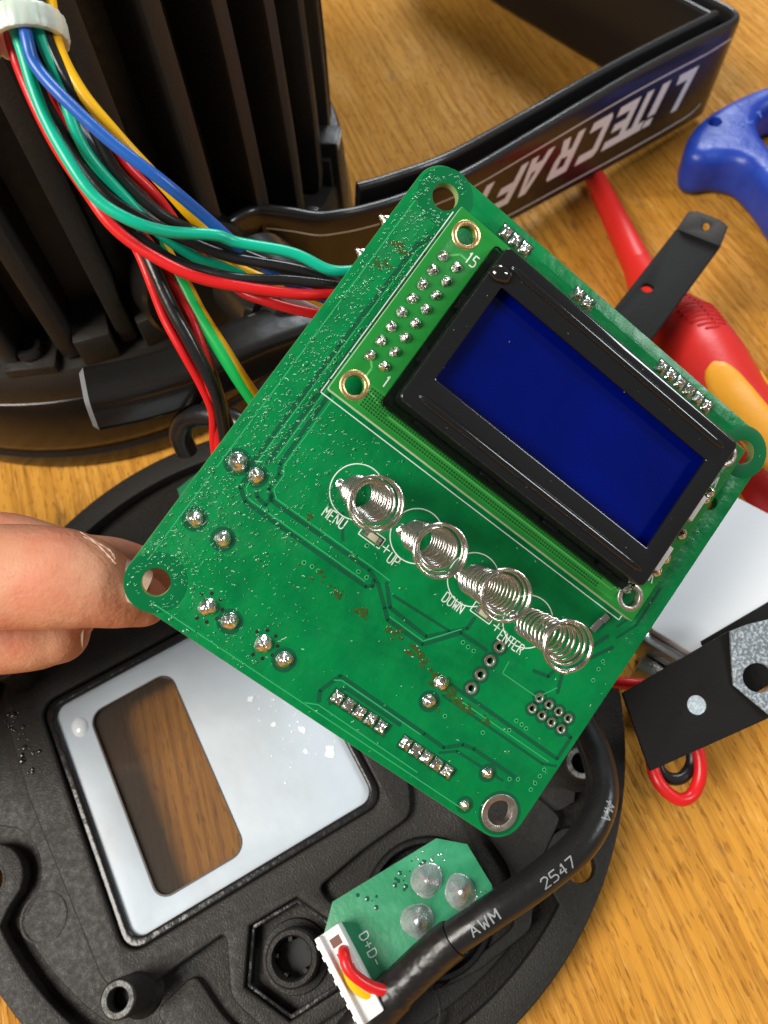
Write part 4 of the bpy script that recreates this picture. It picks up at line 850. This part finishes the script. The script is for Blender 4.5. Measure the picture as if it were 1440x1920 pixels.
# nylon cable tie
tc_ = at_d(53, 62, 100.6); ax = nrm(at_d(60, 110, 100.6) - at_d(40, 10, 99.8)); b_ = nrm(np.cross(ax, nrm(CAM - tc_))); c_ = np.cross(b_, ax)
tie = thing('cable_tie', 'milky nylon cable tie round the coloured wires at the top left', 'cable tie', tc_)
g = G(); prof = [(0.0, -1.6), (0.0, 1.6), (0.55, 1.5), (0.7, 1.0), (0.7, -1.0), (0.55, -1.5)]; n_ = 72; v = []
for i in range(n_):
    w = 2 * math.pi * i / n_; rx, ry = 4.2, 4.7; d = b_ * math.cos(w) * rx + c_ * math.sin(w) * ry; dn = nrm(d)
    for r, z in prof: v.append(d + dn * (r + (0.14 if r > 0.5 and i % 3 == 0 else 0)) + ax * z)
k_ = len(prof); g.add(v, [(i * k_ + q, i * k_ + (q + 1) % k_, ((i + 1) % n_) * k_ + (q + 1) % k_, ((i + 1) % n_) * k_ + q) for i in range(n_) for q in range(k_)])
part('band', g, NYLON, tie, smooth=50)
g = G(); g.box(-1.2, 1.2, -2.0, 2.2, -1.5, 1.5)
g.v = [tuple(b_ * (4.8 + x * 0.8) + ax * y + c_ * (z - 1.0)) for x, y, z in g.v]; part('lock_head', g, NYLON, tie, bevel=0.5)
# black cable elbow at the lamp foot
g = G(); g.tube(smooth_path([at_d(350, 845, 152), at_d(338, 812, 148), at_d(352, 785, 145), at_d(392, 778, 142), at_d(445, 792, 140), at_d(500, 835, 139), at_d(560, 900, 140)], 10), 2.15, 18)
solo('black_cable', g, PVC_BLACK, 'short black cable bending out between the lamp foot and the cover', 'cable', smooth=60)
# second little board leaning at the back of the cover
gb = thing('small_board', 'corner of a small green board sticking out left of the large board', 'circuit board', lidw(-56, 9, 5), (La, Lb, Ln))
part('board', plate('board', [[(-4.2, 0), (-2.6, -6.6), (3, -7.5), (12, 4), (4, 12), (-4, 6)]], 0, 1.5, 0.05), mat('deep_green_mask', (0.01, 0.15, 0.06), 0.4), gb)
part('solder_joint', JM[0], SOLDER, gb, loc=(-1.2, -1.5, 1.5), scl=(0.8, 0.8, 0.8))

# ------------------------------------------------------------------ holding hand
g = G()
def limb(px, rad, n=8):
    P = smooth_path([at_d(*p) for p in px], n); t = np.linspace(0, len(rad) - 1, len(P)); r = np.interp(t, np.arange(len(rad)), rad)
    g.tube(P, r, 20); 
    for e in (0, -1):                        # rounded ends
        T = nrm(P[0] - P[1]) if e == 0 else nrm(P[-1] - P[-2]); q = [P[e] + T * r[e] * math.sin(a) for a in np.linspace(0, 1.45, 6)]; g.tube(q, [r[e] * math.cos(a) for a in np.linspace(0, 1.45, 6)], 20)
limb([(-330, 1120, 116), (-180, 1098, 114), (-60, 1085, 113), (40, 1082, 113), (120, 1086, 113), (175, 1098, 113.6), (225, 1116, 115), (268, 1128, 117)], [9.2, 8.4, 8.0, 7.9, 7.6, 6.7, 5.2, 4.0])
limb([(-330, 1190, 126), (-180, 1180, 126), (-80, 1178, 126), (20, 1182, 126), (80, 1186, 126), (108, 1187, 126)], [9.0, 8.2, 7.8, 7.2, 6.2, 5.2])
limb([(-330, 1090, 131), (-150, 1060, 130), (0, 1050, 129), (120, 1082, 128), (210, 1090, 127), (270, 1098, 126.5)], [9.0, 8.4, 8.2, 7.8, 7.4, 6.2])
limb([(-330, 1250, 134), (-180, 1250, 138), (-120, 1252, 142), (-100, 1250, 148)], [8.4, 7.6, 7.0, 5.8])
limb([(-330, 1320, 140), (-240, 1320, 146), (-210, 1318, 152)], [7.4, 6.6, 5.6])
limb([(-330, 1120, 120), (-520, 1180, 128), (-760, 1240, 136)], [11, 22, 26])
limb([(-330, 1200, 128), (-520, 1210, 130), (-760, 1250, 137)], [11, 24, 26]); limb([(-330, 1290, 138), (-540, 1260, 136), (-760, 1260, 138)], [10, 22, 25])
limb([(-330, 1060, 130), (-520, 1150, 132), (-760, 1240, 138)], [11, 20, 25]); limb([(-760, 1250, 138), (-1000, 1290, 148), (-1300, 1340, 160)], [26, 27, 30])
hm = remesh('hand', g, 0.7, 10)
hand = part('hand', hm, SKIN); tag(hand, 'bare hand reaching in from the left, fingertips under the corner of the green board', 'hand')
# nails and the dry cuticle
def nail(px, right, up, L_, W_, bend, M, nm='nail'):
    c = at_d(*px); x = nrm(np.array(right)); z = nrm(np.array(up) - x * np.dot(up, x)); y = np.cross(z, x); g = G(); v = []; f = []
    for i in range(9):
        for j in range(9):
            s_, t = -1 + i / 4, -1 + j / 4; w = W_ * (1 - 0.12 * max(0, s_) ** 2); v.append(c + x * (L_ * s_ * (1 - 0.12 * t * t)) + y * (w * math.sin(t * 1.0)) + z * (bend * (math.cos(t * 1.05) - 1)))
    f = [(i * 9 + j, (i + 1) * 9 + j, (i + 1) * 9 + j + 1, i * 9 + j + 1) for i in range(8) for j in range(8)]
    v = v + [p - z * 0.35 for p in v]; f += [tuple(k + 81 for k in q[::-1]) for q in f]
    g.add(v, f); return part(nm, g, M, hand, smooth=70)
XR = RC @ np.array([1.0, 0.06, 0.08]); UPF = RC @ np.array([0.10, -0.80, -0.60])
nail((236, 1078, 111.0), RC @ np.array([1.0, 0.45, 0.25]), RC @ np.array([0.25, -0.55, -0.80]), 3.6, 3.9, 3.0, NAIL)
nail((138, 1192, 123.8), XR, RC @ np.array([0.85, 0.05, -0.5]), 1.5, 3.0, 2.6, NAIL)
g = G()
for q in range(2):
    P = smooth_path([at_d(150 + 6 * q, 1001 + 5 * q, 110.2 - 0.5 * q) + RNG.normal(0, 0.12, 3), at_d(180 + 4 * q, 1014 + 7 * q, 109.4 - 0.6 * q) + RNG.normal(0, 0.15, 3), at_d(204 + 2 * q, 1032 + 9 * q, 109.0 - 0.5 * q) + RNG.normal(0, 0.12, 3), at_d(216 + q, 1048 + 9 * q, 108.8 - 0.4 * q)], 8)
    g.tube(P, np.linspace(0.05, 0.14, len(P)) * (1 + 0.5 * np.sin(np.arange(len(P)) * 1.3)), 6, flat=0.6)
part('dry_cuticle', g, DRYSKIN, hand, smooth=60)

# ------------------------------------------------------------------ tools and brackets on the right
# screwdriver
axp = [at_z(1096, 292, 6), at_z(1112, 328, 6), at_z(1150, 405, 6), at_z(1196, 500, 8), at_z(1246, 590, 12), at_z(1300, 668, 14), at_z(1352, 752, 15), at_z(1414, 842, 15), at_z(1482, 935, 14), at_z(1550, 1030, 13)]
A_, B_ = axp[1], axp[7]
sd_ = thing('screwdriver', 'red insulated screwdriver with yellow grip lying under the black bracket', 'screwdriver', (A_[0], A_[1], 0))
off = np.array([A_[0], A_[1], 0])
g = G(); P = smooth_path([at_z(1060, 205, 5), at_z(1085, 262, 5.5), at_z(1118, 338, 6)], 8); g.tube(P, 2.0, 16); part('shaft', g, mat('black_tip', (0.02, 0.02, 0.02), 0.4), sd_, off=off)
P = smooth_path(axp[1:4], 10); g = G(); g.tube(P, np.linspace(3.3, 4.4, len(P)), 20); part('insulation_sleeve', g, HANDLE_RED, sd_, off=off, smooth=60)
P = smooth_path(axp[3:], 10); rad = np.interp(np.linspace(0, 6, len(P)), [0, 0.9, 1.5, 2.3, 3.2, 4.2, 5, 6], [4.4, 7.2, 11.0, 11.6, 11.0, 12.2, 12.6, 12.6]); g = G(); g.tube(P, rad, 36); hb = part('handle', g, HANDLE_RED, sd_, off=off, smooth=60)
def surf(P, rad, i, a, extra):
    T = nrm(P[min(i + 1, len(P) - 1)] - P[max(i - 1, 0)]); vv = np.array([0, 0, 1.0]); vv = nrm(vv - T * vv.dot(T)); w = np.cross(T, vv); return P[i] + (rad[i] + extra) * (math.cos(a) * vv + math.sin(a) * w) - off
def patch(i0, i1, a0, a1, extra, na=10, taper=0.25):
    v = []; g = G()
    for i in range(i0, i1):
        t = (i - i0) / (i1 - i0 - 1); k = min(1, min(t, 1 - t) / taper); k = math.sqrt(1 - (1 - k) ** 2) if k < 1 else 1
        am, ah = (a0 + a1) / 2, (a1 - a0) / 2 * k
        for j in range(na): v.append(surf(P, rad, i, am - ah + 2 * ah * j / (na - 1), extra * (1 if 0 < j < na - 1 and 0 < t < 1 else -0.3)))
    g.add(v, [(i * na + j, i * na + j + 1, (i + 1) * na + j + 1, (i + 1) * na + j) for i in range(i1 - i0 - 1) for j in range(na - 1)]); return g
part('yellow_grip', patch(27, 50, -0.15, 0.75, 0.35, 12, 0.3), HANDLE_YEL, hb, smooth=60)
part('yellow_grip', patch(28, 58, -1.5, -0.75, 0.35, 12, 0.2), HANDLE_YEL, hb, smooth=60)
part('yellow_grip', patch(27, 58, 1.3, 2.2, 0.35, 12, 0.2), HANDLE_YEL, hb, smooth=60)
for k in range(11):
    i = 10 + k; h_ = 0.55 * math.sqrt(max(0.05, 1 - ((k - 5) / 6) ** 2)); g = G(); a = np.linspace(-0.25 - h_, -0.25 + h_, 14)
    g.tube([surf(P, rad, min(i + int(j / 7), len(P) - 1), aa, 0.0) for j, aa in enumerate(a)], 0.42, 8); part('grip_ridge', g, mat('dark_red_ridge', (0.50, 0.012, 0.012), 0.5), hb, smooth=60)
# blue T handle
def zt(px, py, z=9): return tuple(at_z(px, py, z)[:2])
bo = [(1278, 325), (1276, 298), (1290, 270), (1315, 247), (1355, 222), (1400, 202), (1450, 185), (1540, 165), (1640, 160), (1660, 300), (1600, 470), (1540, 560), (1480, 480), (1440, 405), (1408, 362), (1380, 335), (1345, 328), (1305, 335)]
bi = [(1408, 270), (1412, 245), (1440, 225), (1500, 215), (1550, 230), (1560, 300), (1520, 400), (1490, 400), (1450, 330), (1420, 295)]
bc = np.array(zt(1340, 290)); loc0 = (bc[0], bc[1], 0)
sh = lambda L_: [tuple(np.array(zt(*p)) - bc) for p in L_]
th = thing('hex_key_handle', 'blue plastic loop handle with a small round hole at the right edge', 'hex key', loc0)
hole = sh([(1327 + 16 * math.cos(a), 268 + 11 * math.sin(a)) for a in np.linspace(0, 2 * math.pi, 20, endpoint=False)])
part('grip', plate('grip', [round_poly(sh(bo), 5, 5), round_poly(sh(bi), 4, 5)], 1.0, 16.5, 4.0, 60, 6), HANDLE_BLUE, th)
grip = th.children[0]
hcx, hcy = np.mean([q[0] for q in hole]), np.mean([q[1] for q in hole])
cutter = part('tmp', G().prism([((x - hcx) * 0.85 + hcx, (y - hcy) * 0.85 + hcy) for x, y in hole], 5, 30), HANDLE_BLUE, th, smooth=0)
bmod = grip.modifiers.new('b', 'BOOLEAN'); bmod.operation = 'DIFFERENCE'; bmod.object = cutter; bmod.solver = 'EXACT'
bpy.context.view_layer.update(); _me = bpy.data.meshes.new_from_object(grip.evaluated_get(bpy.context.evaluated_depsgraph_get()))
grip.modifiers.clear(); grip.data = _me; _me.name = 'grip'; finish(_me, 50); bpy.data.objects.remove(cutter)
TB, TE = np.array([1372.0, 243.0]), np.array([1446.0, 203.0]); td = (TE - TB) / np.linalg.norm(TE - TB); tu = np.array([td[1], -td[0]])
def on_grip(x, y):
    q = TB + td * x + tu * y * 0.9; return at_z(q[0], q[1], 16.6) - np.array([bc[0], bc[1], 0])
g = G(); text(g, 'TOOL', 0, 0, 12.0, 1.7, on_grip, centre=False, gap=1.5, wide=0.95); text(g, 'T', 56, 0, 12.0, 1.7, on_grip, centre=False)
part('moulded_lettering', g, mat('lighter_blue_plastic', (0.05, 0.13, 0.55), 0.4), th, smooth=0)  # lettering is a lighter blue than the grip
# upper flat clip with red seen through its hole
C1 = [at_z(1148, 585, 33), at_z(1268, 431, 34), at_z(1324, 484, 34), at_z(1205, 640, 33)]
ex = nrm(C1[1] - C1[0]); ey = nrm(C1[2] - C1[1]); en = nrm(np.cross(ey, ex)); ey = nrm(np.cross(ex, en)) 
if en[2] < 0: en = -en; ey = -ey
Lc, Wc = np.linalg.norm(C1[1] - C1[0]), np.linalg.norm(C1[2] - C1[1])
ey = nrm((C1[2] - C1[1]) - ex * np.dot(C1[2] - C1[1], ex)); en = np.cross(ex, ey)
if en[2] < 0: en = -en
clip = thing('steel_clip', 'narrow black steel clip with a round hole showing red, above the red screwdriver', 'clip', C1[0], (ex, ey, np.cross(ex, ey)))
hx = np.array(at_z(1213, 542, 33.5)) - C1[0]; hx = (hx.dot(ex), hx.dot(ey)); zs = 1.0 if np.cross(ex, ey)[2] > 0 else -1.0
part('strap', plate('strap', [rrect(-32, Lc, 0, Wc, 0.4, 2), circ(hx[0], hx[1], 1.45, 24)], -0.6, 0.6, 0.2), MATT, clip)
g = G(); fl = [(Lc - 0.3, 0.0), (Lc + 5.0, 0.9), (Lc + 5.8, 3), (Lc + 5.8, Wc - 3), (Lc + 5.0, Wc - 0.6), (Lc - 0.3, Wc)]
fm = plate('bent_end', [[(x - Lc, y) for x, y in fl], circ(3.2, Wc / 2 + 0.6, 0.95, 18)], -0.6, 0.6, 0.2)
part('bent_end', fm, mat('grey_black_paint', (0.030, 0.032, 0.036), 0.50, spec=0.3, bump=[(1500, 0.15)]), clip, loc=(Lc, 0, 0), rot=(0, math.radians(58), 0))
# lower right bracket plate with speckled bent flange
Q = [at_d(1168, 1300, 139), at_d(1366, 1184, 141), at_d(1440, 1345, 138), at_d(1220, 1446, 136)]
ex = nrm(Q[1] - Q[0]); ey = (Q[0] - Q[3]); ey = nrm(ey - ex * ey.dot(ex)); en = np.cross(ex, ey)
bk = thing('bracket_plate', 'wide matt black bracket plate with pale hole and speckled bent flange, lower right', 'bracket', Q[3], (ex, ey, en))
def bl(px, py):
    r = ray(px, py); p = CAM + r * ((Q[3] - CAM).dot(en) / r.dot(en)) - Q[3]; return (p.dot(ex), p.dot(ey))
outl = [bl(1168, 1300), bl(1366, 1184), bl(1374, 1282), bl(1440, 1340), bl(1470, 1334), bl(1220, 1446)]
hc = bl(1307, 1322)
part('plate', plate('plate', [outl, circ(hc[0], hc[1], 1.75, 24)], -1.2, 0, 0.15), MATT, bk)
f0, f1 = bl(1366, 1184), bl(1374, 1282)
fo = [bl(1366, 1184), bl(1374, 1284), bl(1442, 1342), bl(1560, 1300), bl(1560, 1105), bl(1440, 1160), bl(1395, 1172)]
fx = np.array(f0); flang = [(x - fx[0], y - fx[1]) for x, y in fo]
fh = bl(1418, 1270); part('bent_flange', plate('bent_flange', [flang, circ(fh[0] - fx[0], fh[1] - fx[1], 2.6, 28)], 0.0, 1.2, 0.2), MATT_LIT, bk, loc=(fx[0], fx[1], 0.02), rot=(0, math.radians(-9), 0))
part('hole_backing', plate('hole_backing', [circ(hc[0], hc[1], 1.72, 24)], -1.1, -0.25), mat('lit_look_hole_fill', (0.34, 0.40, 0.45), 0.45, bump=[(2000, 0.7, 2)], var=(2200, (0.50, 0.57, 0.62), 0.46, 0.62)), bk)  # added disc fills the hole, coloured pale to look lit
part('dark_hole_backing', plate('dark_hole_backing', [[(fh[0] - 6, fh[1] - 4), (fh[0] + 14, fh[1] - 4), (fh[0] + 14, fh[1] + 9), (fh[0] - 2, fh[1] + 9)]], -9, -7.8, 0.2), MATT, bk)  # black plate added so the flange hole looks dark
# red and black wire loops
wire([(1120, 1275, 150), (1160, 1282, 150), (1205, 1284, 150), (1260, 1300, 150), (1300, 1380, 150), (1312, 1440, 149), (1300, 1488, 148), (1275, 1500, 147), (1240, 1470, 148), (1222, 1430, 150), (1230, 1380, 152)], PVC_RED, 'red wire looping out below the lower bracket plate', r=1.25, group='wires at the lower bracket')
wire([(1180, 1300, 156), (1250, 1340, 155), (1290, 1390, 152), (1296, 1430, 151), (1280, 1458, 150), (1255, 1460, 150), (1236, 1440, 151), (1228, 1400, 153)], PVC_BLACK, 'black wire loop inside the red loop below the bracket plate', r=1.2, group='wires at the lower bracket')
# white box
wb = [at_z(1372, 930, 22), at_z(1500, 1090, 22), at_z(1325, 1330, 22), at_z(1218, 1178, 22)]
c0 = wb[3]; ex = nrm(wb[0] - c0); ex[2] = 0; ex = nrm(ex); ey = np.cross([0, 0, 1.0], ex)
wbx = thing('white_box', 'white flat topped box with steel edge beside the board on the right', 'box', (c0[0], c0[1], 0), (ex, ey, np.array([0, 0, 1.0])))
WBY = 19.0; Lx = np.linalg.norm(wb[0] - c0)
part('lid', plate('lid', [rrect(0, Lx + 0.5, -WBY, 0, 0.8, 3)], 18, 22, 0.4), WHITE_BOX, wbx)
part('body', plate('body', [rrect(1.2, Lx - 1, -WBY + 1.5, -1.0, 0.8, 3)], 1.0, 17.9, 0.3), WHITE_BOX, wbx)
part('steel_edge', G().box(-2.4, -0.2, -WBY, 0, 12, 20.5), STEEL, wbx, bevel=0.4)
part('steel_channel', G().box(-6.0, -2.6, -WBY, -2, 6, 15), STEEL, wbx, bevel=0.5)
